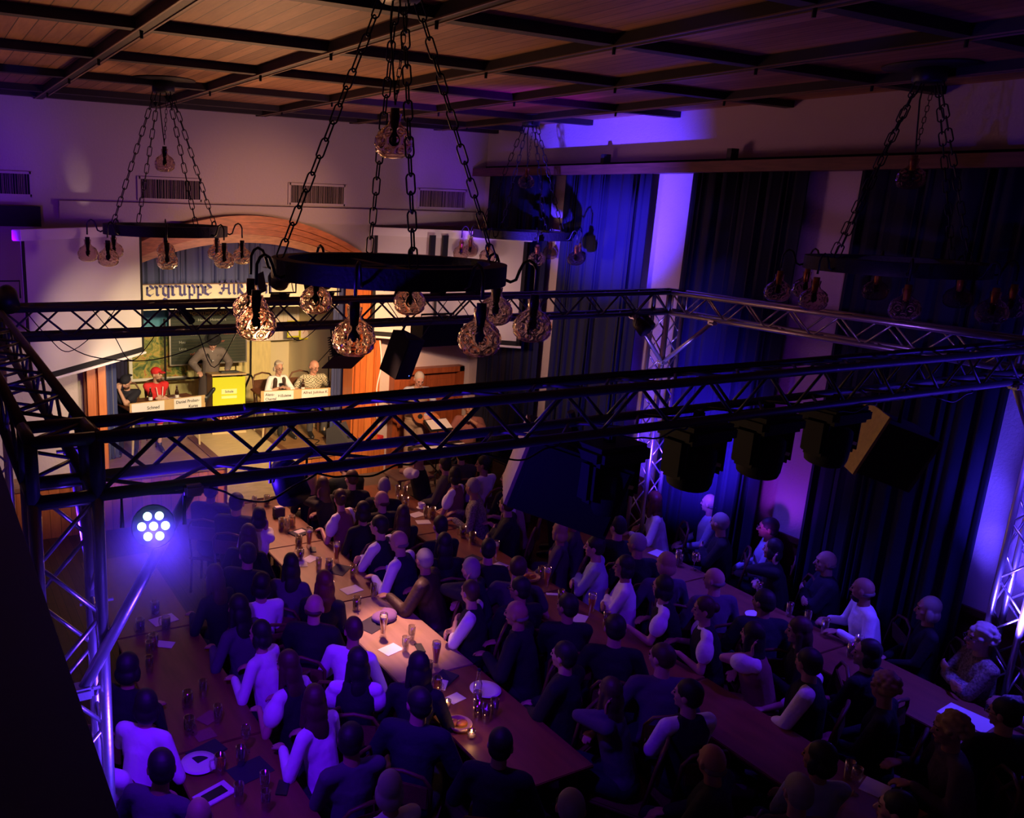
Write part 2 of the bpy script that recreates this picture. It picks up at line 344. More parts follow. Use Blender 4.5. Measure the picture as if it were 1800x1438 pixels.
class Pose:
    def __init__(s, hands, yaw=0, pitch=0, lean=.04, stand=False, legs=None, curl=.45, roll=0, bend=0, twist=0, head=None):
        z = .47 if stand else 0
        s.pel = Vector((0, 0, .53+z-(.03 if stand else 0))); s.ch = Vector((0, .02+lean+bend*.6, .92+z-bend*.25)); s.nk = Vector((0, .02+lean*1.3+bend, 1.07+z-bend*.45))
        s.hd = Vector(head) if head else s.nk+Vector((0, .035+bend*.35, .155-bend*.2))
        s.RH = (Matrix.Rotation(yaw, 3, 'Z')@Matrix.Rotation(-pitch, 3, 'X')@Matrix.Rotation(roll, 3, 'Y'))
        s.sh = [s.nk+Vector((q*.172, -.01, -.045)) for q in (-1, 1)]
        if twist:
            RT = Matrix.Rotation(twist, 3, 'Z'); s.sh = [s.nk+RT@(p-s.nk) for p in s.sh]
        s.arms = []
        for i, q in enumerate((-1, 1)):
            W, d, n = hands[i][:3]; pole = Vector(hands[i][3]) if len(hands[i]) > 3 else Vector((q*.6, -.2, -1))
            E, W2 = ik(s.sh[i], Vector(W), .29, .26, pole); s.arms.append((E, W2, Vector(d) if d is not None else (W2-E).normalized(), Vector(n)))
        s.curl = curl
        if legs: s.legs = [tuple(Vector(p) for p in L) for L in legs]
        elif stand: s.legs = [(Vector((q*.085, 0, .92)), Vector((q*.10, .02, .50)), Vector((q*.11, 0, .09)), Vector((q*.13, .16, .035))) for q in (-1, 1)]
        else: s.legs = [(Vector((q*.09, .02, .53)), Vector((q*.13, .43, .52)), Vector((q*.12, .38, .10)), Vector((q*.13, .54, .035))) for q in (-1, 1)]
    def body(s):
        M = MB(); M.ell(s.pel, (.15, .11, .12)); M.caps(s.pel, s.ch, .12, .12); M.ell(s.ch, (.155, .095, .16)); M.caps(s.sh[0], s.sh[1], .05, .05)
        M.caps(s.nk-Vector((0, 0, .05)), s.hd-s.RH@Vector((0, .015, .03)), .058, .050); add_head(M, s.hd, s.RH)
        for i, (E, W, d, n) in enumerate(s.arms):
            M.caps(s.sh[i], E, .046, .038); M.caps(E, W, .037, .025); add_hand(M, W, d, n, (-1, 1)[i], s.curl)
        for H, K, A, T in s.legs: M.caps(H, K, .078, .055); M.caps(K, A, .052, .034); M.caps(A-Vector((0, 0, .02)), T, .032, .028)
        return M.remesh('body_mesh', .0085, 2, .45)
    def top(s, kind='long', g=.009):
        M = MB(); k = 1+g*5
        M.ell(s.pel+Vector((0, 0, .03)), (.155*k, .12*k, .12*k)); M.caps(s.pel, s.ch, .125+g, .125+g); M.ell(s.ch, (.160+g, .10+g, .165+g)); M.caps(s.sh[0], s.sh[1], .052+g, .052+g)
        M.ell(s.nk-Vector((0, 0, .03)), (.075+g, .065+g, .04+g))
        for i, (E, W, d, n) in enumerate(s.arms):
            if kind == 'long': M.caps(s.sh[i], E, .05+g, .043+g); M.caps(E, E+(W-E)*.93, .041+g, .033+g*.8)
            if kind == 'rolled': M.caps(s.sh[i], E, .055+g, .047+g); M.caps(E, E+(W-E)*.3, .046+g, .044+g)
            if kind == 'short': M.caps(s.sh[i], s.sh[i]+(E-s.sh[i])*.6, .055+g, .060+g)
            if kind == 'puff': M.ell(s.sh[i]+(E-s.sh[i])*.38, (.085, .085, .12), (E-s.sh[i]).to_track_quat('Z', 'Y').to_matrix())
        return M.remesh('top_mesh', .014, 3)
    def vest(s, g=.024):
        M = MB(); M.ell(s.pel+Vector((0, 0, .05)), (.18, .145, .12)); M.caps(s.pel, s.ch, .125+g, .125+g); M.ell(s.ch, (.162+g, .102+g, .15+g))
        for i in (0, 1): M.caps(s.nk+(s.sh[i]-s.nk)*.45+Vector((0, -.02, -.01)), s.nk+(s.sh[i]-s.nk)*.6+Vector((0, -.02, -.1)), .055, .07)
        return M.remesh('vest_mesh', .014, 3)
    def trousers(s, skirt=False, short=False):
        M = MB(); M.ell(s.pel-Vector((0, 0, .01)), (.172, .15, .125))
        for H, K, A, T in s.legs:
            M.caps(H, K, .095, .072)
            if not short: M.caps(K, A, .068, .055)
        if skirt:
            (H, K, A, T), (h, k, a, t) = s.legs; M.caps((H+h)/2, (K+k)/2, .13, .12); M.caps((K+k)/2, (K+k)/2*.5+(A+a)/2*.5, .12, .13)
        return M.remesh('trousers_mesh', .016, 3)
    def shoe(s, i):
        H, K, A, T = s.legs[i]; M = MB(); z = Vector((0, 0, 1)); M.caps(A-z*.035-(T-A)*.15, T+(T-A).normalized()*.03, .042, .036); M.caps(A-z*.03, A+z*.02, .042, .045)
        return M.remesh('shoe_mesh', .012, 2)
    def headmat(s): return Matrix.Translation(s.hd)@s.RH.to_4x4()
def hair_mesh(k):
    M = MB()
    if k == 'short': M.ell((0, -.018, .036), (.083, .098, .098)); M.ell((0, -.045, -.005), (.078, .065, .075))
    if k == 'crew': M.ell((0, -.016, .030), (.080, .096, .100)); M.ell((0, -.04, .0), (.074, .064, .07))
    if k == 'fringe':
        M.ell((0, -.046, -.024), (.077, .060, .034))
    if k == 'long':
        M.ell((0, -.018, .034), (.086, .102, .100)); M.ell((0, -.055, -.06), (.095, .07, .12)); M.ell((0, -.075, -.19), (.10, .055, .14)); M.caps((.072, .0, 0), (.085, .01, -.17), .028, .03); M.caps((-.072, .0, 0), (-.085, .01, -.17), .028, .03)
    if k == 'bob':
        M.ell((0, -.026, .040), (.086, .098, .096)); M.ell((0, -.055, -.040), (.092, .065, .075)); M.ell((.080, -.005, -.035), (.020, .035, .060)); M.ell((-.080, -.005, -.035), (.020, .035, .060))
    if k == 'curls':
        M.ell((0, -.034, .046), (.084, .090, .088)); M.ell((0, -.06, -.01), (.078, .05, .07)); M.ell((.082, -.03, -.03), (.028, .04, .05)); M.ell((-.082, -.03, -.03), (.028, .04, .05)); M.caps((-.05, .03, .10), (.06, .01, .09), .03, .028)
    if k == 'bun':
        M.ell((0, -.018, .034), (.083, .098, .096)); M.ell((0, -.04, -.01), (.076, .062, .07)); M.ell((0, -.115, .02), (.045, .04, .045))
    if k == 'curly':
        rnd = random.Random(3); M.ell((0, -.02, .035), (.088, .10, .10))
        for i in range(70):
            a = rnd.uniform(0, 2*PI); e = rnd.uniform(-.35, 1.4); p = Vector((math.cos(a)*math.cos(e)*.09, -.022+math.sin(a)*math.cos(e)*.10, .03+math.sin(e)*.10))
            if p.y > .045 and p.z < .07: continue
            M.ell(p, (.022, .022, .022), None, 8, 6)
    if k == 'cap':
        M.ell((0, -.01, .05), (.086, .10, .080)); M.ell((0, .115, .045), (.065, .06, .012), Matrix.Rotation(-.25, 3, 'X'))
    if k == 'beard': M.ell((0, .045, -.085), (.052, .05, .05))
    return M.remesh('hair_mesh', .0085, 1, .4)
HAIRM = {k: hair_mesh(k) for k in ('short', 'crew', 'fringe', 'long', 'bob', 'bun', 'curls', 'curly', 'cap', 'beard')}
def eyes_mesh():
    M = MB()
    for q in (-1, 1): M.ell((q*.030, .082, .008), (.011, .008, .007), None, 10, 6)
    return M.mesh('eyes_mesh', True)
def brows_mesh():
    M = MB()
    for q in (-1, 1): M.caps((q*.018, .090, .032), (q*.042, .080, .034), .0045, .0035, 6)
    return M.mesh('brows_mesh', True)
EYES, BROWS = eyes_mesh(), brows_mesh(); LIPS = MB().caps((-.018, .086, -.054), (.018, .086, -.054), .006, .006, 6).mesh('lips_mesh', True)
def glasses_mesh():
    M = MB()
    for q in (-1, 1):
        M.tube([(q*.032+.022*math.cos(t*PI/6), .103, .006+.017*math.sin(t*PI/6)) for t in range(12)], .0022, 5, True)
        M.tube([(q*.054, .101, .010), (q*.078, .06, .010), (q*.080, -.01, .002)], .002, 5)
    M.tube([(-.010, .104, .010), (.010, .104, .010)], .002, 5); return M.mesh('glasses_mesh')
GLS = glasses_mesh()
D = Vector((0, 0, -1))
def hands_table(l=0): return [((-.13, .34+l, .83), (.35, .9, -.1), D), ((.13, .34+l, .83), (-.35, .9, -.1), D)]
def hands_cross(): return [((.07, .22, .86), (.9, .2, .1), (0, -1, -.1), (-1, -.1, -.6)), ((-.07, .25, .83), (-.9, .2, .1), (0, -1, -.1), (1, -.1, -.6))]
def hands_chin(q=1):
    a = ((.10, .17, 1.10), (-.1, .15, 1), (0, -.8, .4), (.5, .5, -1)); b = ((-.05, .28, .84), (.9, .3, 0), D)
    return [b, a] if q > 0 else [((-a[0][0], *a[0][1:]), (.1, .15, 1), (0, -.8, .4), (-.5, .5, -1)), ((.05, .28, .84), (-.9, .3, 0), D)]
def hands_lap(): return [((-.07, .30, .66), (.4, .8, -.2), D), ((.07, .30, .66), (-.4, .8, -.2), D)]
def hands_reach(): return [((-.16, .46, .84), (.1, 1, 0), D), ((.12, .28, .84), (-.6, .7, 0), D)]
POSES = {}
for nm, fn, ln in (('table', hands_table, .07), ('cross', hands_cross, .02), ('chin', hands_chin, .10), ('lap', hands_lap, -.01), ('reach', hands_reach, .09)):
    for sd, yw in (('L', .6), ('R', -.6), ('C', 0.0)):
        if sd == 'C' and nm in ('chin', 'reach'): continue
        h = fn(-1) if (nm == 'chin' and sd == 'R') else fn()
        POSES[nm+sd] = Pose(h, yaw=yw, lean=ln, pitch=.05 if nm != 'table' else .12, roll=.0)
PM = {}
def pm(k, what):
    key = (k, what)
    if key not in PM:
        P = POSES[k]
        PM[key] = {'body': P.body, 'long': lambda: P.top('long'), 'jacket': lambda: P.top('long', .020), 'short': lambda: P.top('short'), 'puff': lambda: P.top('puff', .007),
                   'rolled': lambda: P.top('rolled'), 'vest': P.vest, 'trousers': P.trousers, 'skirt': lambda: P.trousers(True), 'shorts': lambda: P.trousers(False, True), 'shoe0': lambda: P.shoe(0), 'shoe1': lambda: P.shoe(1)}[what]()
    return PM[key]
OUTFIT = dict(  # code: (list of (part, mesh, fabric)), lower garment
  W=([('blouse', 'long', 'white')], 'skirt', 'black'), w=([('shirt', 'rolled', 'white'), ('vest', 'vest', 'black')], 'trousers', 'black'),
  V=([('shirt', 'long', 'white'), ('vest', 'vest', 'navy')], 'trousers', 'navy'), d=([('blouse', 'puff', 'white'), ('bodice', 'vest', 'black')], 'skirt', 'black'),
  e=([('blouse', 'puff', 'white'), ('bodice', 'vest', 'rose')], 'skirt', 'rose'), k=([('shirt', 'long', 'white'), ('jacket', 'jacket', 'black')], 'trousers', 'black'),
  b=([('shirt', 'long', 'black')], 'trousers', 'black'), g=([('jacket', 'jacket', 'grey')], 'trousers', 'grey'), p=([('shirt', 'long', 'plaid')], 'trousers', 'brown'),
  l=([('shirt', 'long', 'blue')], 'trousers', 'navy'), v=([('pullover', 'long', 'violet')], 'trousers', 'navy'), n=([('jacket', 'jacket', 'navy')], 'trousers', 'navy'),
  o=([('jacket', 'jacket', 'brown')], 'trousers', 'black'), B=([('shirt', 'rolled', 'white'), ('vest', 'vest', 'beige')], 'trousers', 'brown'), s=([('shirt', 'short', 'grey')], 'trousers', 'black'),
  i=([('shirt', 'long', 'white')], 'trousers', 'black'))
HS = dict(s=('short', 's'), S=('crew', 'n'), g=('crew', 'g'), G=('short', 'g'), b=('fringe', 'f'), B=('fringe', 'n'), x=('long', 's'), n=('long', 'n'), y=('long', 'y'), r=('long', 'r'), u=('bun', 'n'), c=('curly', 'y'), C=('curly', 'w'),
          h=('bob', 'w'), m=('bob', 's'), M=('bob', 'y'), R=('bob', 'r'), z=(None, 's'))
def dress(root, k, outfit, hair, skin, beard=None, glasses=False, eyes=True):
    P = POSES[k]; HM = P.headmat(); tops, low, lf = outfit
    link('body', pm(k, 'body'), skin, root)
    for nm, me, fb in tops: link(nm, pm(k, me), FAB[fb] if isinstance(fb, str) else fb, root)
    if low: link('skirt' if low == 'skirt' else 'trousers', pm(k, low), FAB[lf], root)
    for i in (0, 1): link('shoe', pm(k, 'shoe%d' % i), M_black, root)
    def hp(nm, me, m): o = link(nm, me, m, root); o.matrix_local = HM; return o
    if hair[0]: hp('hair', HAIRM[hair[0]], HAIRC[hair[1]])
    if eyes: hp('eyes', EYES, M_eye); hp('eyebrows', BROWS, HAIRC['n']); hp('lips', LIPS, M_lip)
    if beard: hp('beard', HAIRM['beard'], HAIRC[beard])
    if glasses: hp('glasses', GLS, M_black)
    return root

# ------------------------------------------------------------------ the room
XR, XL, YS, ZC, ZB = 8.50, -.45, 11.76, 5.835, 5.76
struct('floor', MB().bb(XL-.2, XR+.2, -3.2, 15.6, -.1, 0), M_floor)
struct('ceiling', MB().bb(XL-.2, XR+.2, -3.2, 11.9, ZC, ZC+.1), M_ceil)
c = MB(); BX = [1.566+1.482*i for i in range(-1, 5)]; BY = [11.55, 10.93, 9.41, 7.89, 6.37, 4.85, 3.33, 1.81, .3]
for y in BY:
    struct('trim_1', MB().bb(XL, XR, y-.05, y+.05, ZB+.004, ZC), M_beam)
for x in BX:
    o = struct('trim_2', MB().bb(x-.055, x+.055, -1, YS, ZB, ZC), M_beam)
    f = MB()
    for dx in (-.045, .045): f.bb(x+dx-.008, x+dx+.008, -1, YS-.1, ZB-.008, ZB)
    f.build('edge_strip', M_fillet, o)
    k = MB()
    for y in BY[1:]: k.lathe([(.012, -.05), (.014, 0)], (x, y, ZB), 8)
    k.build('hook', M_iron, o)
w = MB().bb(XL, XR+.1, YS, YS+.3, 4.30, ZC+.1)                                    # wall above the stage opening, with its opening left free
w.bb(XL, 1.98, YS+.1, YS+.3, 0, 4.30).bb(6.62, 6.90, YS+.1, YS+.3, 0, 4.30).bb(6.90, 8.28, YS+.1, YS+.3, 1.97, 4.30).bb(8.28, XR, YS+.1, YS+.3, 0, 4.30)
N = 24
for i in range(N):                                                                  # spandrels between the arch and the wall
    x0 = 1.98+(6.62-1.98)*i/N; x1 = 1.98+(6.62-1.98)*(i+1)/N; z = 4.15-.150*((x0+x1)/2-4.32)**2
    w.bb(x0, x1, YS+.1, YS+.3, max(z, .9), 4.30)
struct('wall_back', w, M_wall)
struct('trim_3', MB().bb(1.75, 8.3, YS-.10, YS, 4.46, 4.53).bb(1.75, 8.3, YS-.07, YS, 4.30, 4.46), M_wall)
struct('trim_4', MB().bb(XL, 1.5, YS-.22, YS, 4.20, 4.45), M_matte)
struct('wall_right', MB().bb(XR, XR+.2, -3, YS+.3, 1.17, ZC+.1), M_wall_r)
struct('wall_left', MB().bb(XL-.2, XL, -3, YS+.3, 0, ZC+.1), M_wall_r)
struct('baseboard_right', MB().bb(XR-.03, XR+.2, -3, YS, 0, 1.17).bb(XR-.06, XR-.03, -3, YS, 1.13, 1.19), M_wains)
r = struct('trim_5', MB().bb(8.20, 8.48, 1, 11.72, 5.10, 5.22), M_rail)
struct('trim_6', MB().bb(8.44, 8.50, 1, 11.7, 5.22, 5.26), M_matte)
o = MB()
for y in (8.9, 6.9): o.bb(8.30, 8.42, y-.03, y+.03, 5.22, 5.36)
tag(o.build('wall_lamp', M_black), 'pair of small black lamps standing on the wooden curtain rail', 'lamp')
# gallery parapet beside the camera
struct('trim_7', MB().bb(-.40, .05, -.3, 6.5, 3.0, 4.20).bb(-.40, .092, -.3, 6.5, 4.19, 4.25), mat('parapet_paint', (.05, .03, .045), .6))

struct('floor', MB().bb(XL, XR, -3, .45, 2.85, 3.0), M_floor)
struct('trim_8', MB().bb(XL, XR, .38, .48, 2.7, 3.62), mat('balcony_parapet', (.25, .22, .2), .8))
struct('wall_front', MB().bb(XL-.2, XR+.2, -3.2, -3.0, 0, ZC+.1), M_wall_r)
# vents high on the stage wall
for x0, x1, nm in ((.55, 1.43, 'leftmost wall vent, cut by the photo edge, above the left screen'), (2.80, 3.67, 'wall vent right behind the chains of the far left chandelier'),
                   (5.0, 5.91, 'wall vent high above the right flank of the wooden arch'), (7.21, 8.12, 'rightmost wall vent beside the room corner')):
    t = thing('wall_vent', nm, 'vent', ((x0+x1)/2, YS, 4.72)); W = (x1-x0)/2
    f = MB()
    for a in (-1, 1): f.bb(a*W-.02, a*W+.02, -.03, 0, -.155, .155).bb(-W, W, -.03, 0, a*.14-.015, a*.14+.015)
    f.build('frame', M_wall, t); MB().bb(-W, W, -.008, -.004, -.13, .13).build('backing', M_matte, t)
    s = MB(); rn = random.Random(int(x0*10)); x = -W+.03
    while x < W-.03:
        s.box((x, -.02, 0), (.006, .02, .25), Matrix.Rotation(rn.uniform(-.5, .5), 3, 'Z')); x += rn.choice((.016, .022, .03))
    s.build('slats', mat('vent_slat', (.26, .19, .17), .5), t)
t = thing('double_door', 'reddish brown wooden double door beside the stage behind the guitarist', 'door', (7.59, YS+.05, 0))
MB().bb(-.69, -.60, -.12, .1, 0, 1.97).bb(.60, .69, -.12, .1, 0, 1.97).bb(-.69, .69, -.12, .1, 1.88, 1.97).build('door_frame', M_door, t)
for a, b in ((-.59, -.005), (.005, .59)):
    d = MB().bb(a, b, 0, .04, .02, 1.87).bb(a+.08, b-.08, -.015, 0, 1.05, 1.75).bb(a+.08, b-.08, -.015, 0, .15, .95).build('door_leaf', M_door, t)
MB().tube([(.05, -.02, 1.0), (.05, -.06, 1.0), (.15, -.06, 1.0)], .009).build('door_handle', M_alu, t)

# curtains between the piers of the right wall
def curtain(name, label, x0, y0, x1, y1, z0, z1, m, folds, amp=.045, seed=1, cat='curtain', group=None):
    rn = random.Random(seed); n = folds*8; L = math.hypot(x1-x0, y1-y0); ux, uy = (x1-x0)/L, (y1-y0)/L
    ph = [rn.uniform(-.9, .9) for _ in range(folds+2)]; vs = []; fs = []; rows = 10
    for j in range(rows+1):
        z = z0+(z1-z0)*j/rows
        for i in range(n+1):
            s = i/n; u = s*folds; u = min(max(u+.34*math.sin(u*1.37+seed)+.22*math.sin(u*2.71+2*seed)+.25*math.sin(u*.53+seed*3), 0), folds-.001); k = int(u); w_ = ph[k]*(1-(u-k))+ph[k+1]*(u-k)
            a = (math.sin(2*PI*u+w_*1.5)*(.75+.65*w_)+.35*math.sin(4.7*u+seed+j*.12))*amp*(.6+.4*(1-j/rows)); q = s*L+.012*math.sin(4*PI*u)
            vs.append((x0+ux*q-uy*a, y0+uy*q+ux*a, z))
    for j in range(rows):
        for i in range(n): fs.append((j*(n+1)+i, j*(n+1)+i+1, (j+1)*(n+1)+i+1, (j+1)*(n+1)+i))
    o = MB().add(vs, fs).build(name, m, None, True); s = o.modifiers.new('thickness', 'SOLIDIFY'); s.thickness = .012
    return tag(o, label, cat, group)
curtain('curtain', 'dark curtain in the far corner of the right wall beside the right screen', 8.36, 11.45, 8.36, 9.97, .45, 5.11, M_velvet, 12, seed=3)
curtain('curtain', 'second curtain from the corner, its folds lit blue at the top', 8.36, 9.63, 8.36, 8.04, .45, 5.11, M_velvet, 13, seed=4)
curtain('curtain', 'third curtain from the corner, behind the blue lit truss tower', 8.36, 7.42, 8.36, 5.92, .45, 5.11, M_velvet, 12, seed=5)
curtain('curtain', 'nearest wide black curtain on the right wall, behind the chandelier', 8.36, 5.38, 8.36, 3.74, .45, 5.11, M_velvet, 13, seed=6)
curtain('curtain', 'black curtain at the right edge of the photo above the near truss corner', 8.36, 3.10, 8.36, 1.55, .45, 5.11, M_velvet, 12, seed=8)

# ------------------------------------------------------------------ proscenium and stage
def archz(x, top): return (4.40-.155*(x-4.32)**2) if top else (4.01-.125*(x-4.32)**2)
def arch_band(f0, f1, y0, y1):
    M = MB(); n = 48
    for i in range(n+1):
        x = 1.98+(6.66-1.98)*i/n; a, b = archz(x, 0), archz(x, 1); z0, z1 = a+(b-a)*f0, a+(b-a)*f1
        M.v += [(x, y0, z0), (x, y0, z1), (x, y1, z1), (x, y1, z0)]
    M.n = len(M.v)
    for i in range(n):
        for k in range(4): M.f.append((i*4+k, i*4+(k+1) % 4, i*4+4+(k+1) % 4, i*4+4+k))
    M.f += [(0, 1, 2, 3), (n*4+3, n*4+2, n*4+1, n*4)]; return M
t = thing('stage_arch', 'stepped orange wooden arch spanning the stage opening', 'arch', (0, 0, 0))
for (a, b, y0, m) in ((0, .30, YS-.02, M_archlight), (.31, .52, YS-.09, M_arch), (.53, .74, YS-.16, M_arch), (.75, 1.0, YS-.24, M_arch)):
    arch_band(a, b, y0, YS+.12).build('arch_step', m, t)
for x0, x1, lb in ((1.98, 2.27, 'left'), (6.13, 6.62, 'right')):
    t = thing('stage_post', 'orange wooden post at the %s side of the stage opening' % lb, 'post', ((x0+x1)/2, YS, 0)); W = (x1-x0)/2
    MB().bb(-W, W, -.05, .28, .78, 3.45).build('post_core', M_orange, t)
    MB().bb(-W+.02, -W+.11, -.11, -.05, .78, 3.45).bb(W-.12, W-.02, -.11, -.05, .78, 3.45).build('raised_strip', M_orange, t)
YF, ZS, YBK = 11.42, .78, 15.45
def fx(x, y, r, a0, a1, n=10): return [(x+r*math.cos(a0+(a1-a0)*i/n), y+r*math.sin(a0+(a1-a0)*i/n)) for i in range(n+1)]
out = [(.2, YF), (5.3, YF), (5.6, YF+.015), (5.95, YF+.07), (6.3, YF+.16), (6.6, YF+.26), (6.82, YS-.01), (6.82, YS+.09), (6.8, YBK), (.2, YBK)]
M = MB(); n = len(out)
M.add([(x, y, ZS-.06) for x, y in out]+[(x, y, ZS) for x, y in out], [tuple(reversed(range(n))), tuple(range(n, 2*n))]+[(i, (i+1) % n, n+(i+1) % n, n+i) for i in range(n)])
struct('floor', M, M_stagefl)
M = MB(); fr = [(x, y) for x, y in out[:-2]]
for i in range(len(fr)-1):
    (xa, ya), (xb, yb) = fr[i], fr[i+1]; M.add([(xa, ya+.03, 0), (xb, yb+.03, 0), (xb, yb+.03, ZS-.06), (xa, ya+.03, ZS-.06)], [(0, 1, 2, 3)])
o = M.build('pine_panelling', M_orange); s = o.modifiers.new('t', 'SOLIDIFY'); s.thickness = .03; tag(o, 'orange pine panelling under the front edge of the stage, curving at its right end', 'panelling')
t = thing('plywood_ramp', 'pale plywood strip laid over the stage floor with a plywood front', 'ramp', (4.42, YF, 0))
MB().bb(-.50, .52, -.05, 1.75, ZS+.003, ZS+.022).build('deck_board', M_ply, t)
MB().bb(-.52, .60, -.09, -.05, .22, ZS+.02).build('front_board', M_ply, t)
MB().bb(-.62, -.50, 0.02, 1.6, ZS+.003, ZS+.018).bb(.52, .64, 0.02, 1.6, ZS+.003, ZS+.018).build('edge_strip', M_rail, t)
MB().bb(-.52, .60, -.14, -.05, .10, .20).build('plinth', M_wains, t)
w = MB().bb(1.2, 7.2, YBK, YBK+.1, ZS, 4.5)
struct('wall_stage', w, M_beige)
struct('wall_wing_right', MB().add([(6.75, 12.05, ZS), (6.62, YBK, ZS), (6.62, YBK, 4.5), (6.75, 12.05, 4.5)], [(0, 1, 2, 3)]), M_beige)
struct('wall_wing_left', MB().add([(1.6, 12.1, ZS), (1.6, YBK, ZS), (1.6, YBK, 4.5), (1.6, 12.1, 4.5)], [(0, 1, 2, 3)]), M_beige)
struct('ceiling', MB().bb(1.2, 7.3, YS+.3, YBK+.1, 4.5, 4.6), M_beige)
M_veneer = mat('pale_birch_veneer', (.78, .70, .34), .5, var=.12, vscale=4, stretch=(5, 1, 1))
t = thing('folding_partition', 'pale birch folding partition behind the speakers on stage', 'partition', (4.9, YBK-.35, ZS))
for i in range(5): MB().rbox((-2.05+i*.72, .03*(i % 2), 1.15), (.70, .04, 2.3), .006).build('panel', M_veneer, t)
curtain('stage_curtain', 'slate blue gathered valance hanging under the wooden arch', 2.2, 12.3, 6.5, 12.3, 3.375, 4.2, M_valance, 34, .035, 11)
curtain('stage_curtain', 'blue side drape beside the left wooden post', 2.28, 12.15, 2.52, 12.3, .80, 3.5, M_bluecurt, 4, .03, 12)
curtain('stage_curtain', 'very dark blue drape beside the left side of the map', 2.52, 12.6, 2.95, 13.5, .80, 3.6, mat('dark_blue_drape', (.015, .012, .05), .85), 5, .03, 13)
curtain('stage_curtain', 'blue side drape beside the right wooden post', 6.02, 12.25, 6.32, 12.2, .80, 3.5, M_bluecurt, 5, .03, 14)
o = MB().bb(2.5, 6.6, 12.21, 12.24, 3.37, 3.385).build('banner_rail', M_rail); tag(o, 'thin dark rail holding the lettered banner', 'rail')
# banner with blackletter writing, drawn with a broad pen
GL = {'e': [[(0, .55), (0, .1), (.18, 0), (.42, .12)], [(0, .5), (.2, .66), (.4, .5), (.05, .3)]], 'r': [[(0, .62), (.1, .56), (.1, .06), (.22, 0)], [(.1, .5), (.3, .66), (.42, .56)]],
      'g': [[(.36, .6), (.12, .66), (0, .5), (0, .14), (.14, 0), (.36, .1)], [(.36, .62), (.36, -.12), (.2, -.28), (0, -.2)]], 'u': [[(0, .62), (.08, .56), (.08, .08), (.2, 0), (.38, .1)], [(.38, .64), (.38, .08), (.48, 0)]],
      'p': [[(0, .62), (.1, .54), (.1, -.3)], [(.1, .54), (.3, .66), (.44, .5), (.44, .14), (.3, 0), (.12, .06)]], 'A': [[(0, .7), (.1, .9), (.3, .82), (.26, .3), (.1, .05), (-.06, .16)], [(.3, .82), (.5, .95), (.64, .82), (.64, .1), (.76, 0)], [(.14, .42), (.62, .42)]],
      'l': [[(0, .92), (.1, .86), (.1, .08), (.22, 0)]], 'k': [[(0, .92), (.1, .86), (.1, 0)], [(.1, .5), (.3, .66), (.38, .5), (.14, .36), (.3, .12), (.42, 0)]], 'n': [[(0, .62), (.1, .56), (.1, .0)], [(.1, .5), (.32, .66), (.42, .54), (.42, .08), (.52, 0)]]}
ADV = dict(e=.56, r=.54, g=.56, u=.62, p=.62, A=.92, l=.34, k=.58, n=.66)
def blackletter(s, sc, nib=.17, yoff=-.003):
    M = MB(); x = 0; a = math.radians(40); nx, nz = math.cos(a)*nib/2, math.sin(a)*nib/2
    for ch in s:
        if ch == ' ': x += .45; continue
        for st in GL[ch]:
            for i in range(len(st)-1):
                (x0, z0), (x1, z1) = st[i], st[i+1]; q = [(x+x0-nx, z0-nz), (x+x0+nx, z0+nz), (x+x1+nx, z1+nz), (x+x1-nx, z1-nz)]
                M.add([(u*sc, yoff-.0008*(i % 3), v*sc) for u, v in q], [(0, 1, 2, 3)])
                M.box(((x+x0)*sc, yoff-.001, z0*sc), (nib*sc*.75, .002, nib*sc*.75), Matrix.Rotation(PI/4, 3, 'Y'))
        x += ADV[ch]
    return M
t = thing('lettered_banner', 'long cream banner with dark blue blackletter writing across the stage', 'banner', (2.62, 12.22, 3.00))
M_cream = mat('banner_cream', (.72, .64, .44), .5); M_ink = mat('banner_blue_ink', (.035, .03, .17), .6)
cur = MB(); n = 60
for i in range(n+1):
    x = 3.92*i/n; y = .012*math.sin(i*.7)+.006*math.sin(i*1.9); cur.v += [(x, y+.02, 0), (x, y+.02, .37)]
cur.n = len(cur.v); cur.f = [(i*2, i*2+2, i*2+3, i*2+1) for i in range(n)]
cur.build('cloth', M_cream, t, True)
for w_, a_ in (('ergruppe', 259), ('Alk', 387), ('en', 453)): blackletter(w_, .215).build('lettering', M_ink, t, loc=(aty(a_, 519, 12.22).x-2.62, 0, .215))

# map, chalkboard on a frame, charts and posters
m = bpy.data.materials.new('relief_map'); m.use_nodes = True; nn, ll = nodes(m); tcn = nn.new('ShaderNodeTexCoord'); no = nn.new('ShaderNodeTexNoise'); no.inputs['Scale'].default_value = 7; no.inputs['Detail'].default_value = 8; no.inputs['Distortion'].default_value = 1.5
rp = nn.new('ShaderNodeValToRGB'); e = rp.color_ramp.elements; e[0].position = .35; e[0].color = (.05, .12, .04, 1); e[1].position = .7; e[1].color = (.50, .14, .05, 1)
q = e.new(.48); q.color = (.28, .30, .06, 1); q = e.new(.58); q.color = (.55, .42, .10, 1)
ll.new(tcn.outputs['Object'], no.inputs['Vector']); ll.new(no.outputs[0], rp.inputs[0])
sx = nn.new('ShaderNodeSeparateXYZ'); ll.new(tcn.outputs['Object'], sx.inputs[0]); gt = nn.new('ShaderNodeMath'); gt.operation = 'GREATER_THAN'; gt.inputs[1].default_value = 1.12
ad = nn.new('ShaderNodeMath'); ad.operation = 'ADD'; mu = nn.new('ShaderNodeMath'); mu.operation = 'MULTIPLY'; mu.inputs[1].default_value = .45; ll.new(no.outputs[0], mu.inputs[0]); ll.new(sx.outputs[2], ad.inputs[0]); ll.new(mu.outputs[0], ad.inputs[1]); ll.new(ad.outputs[0], gt.inputs[0])
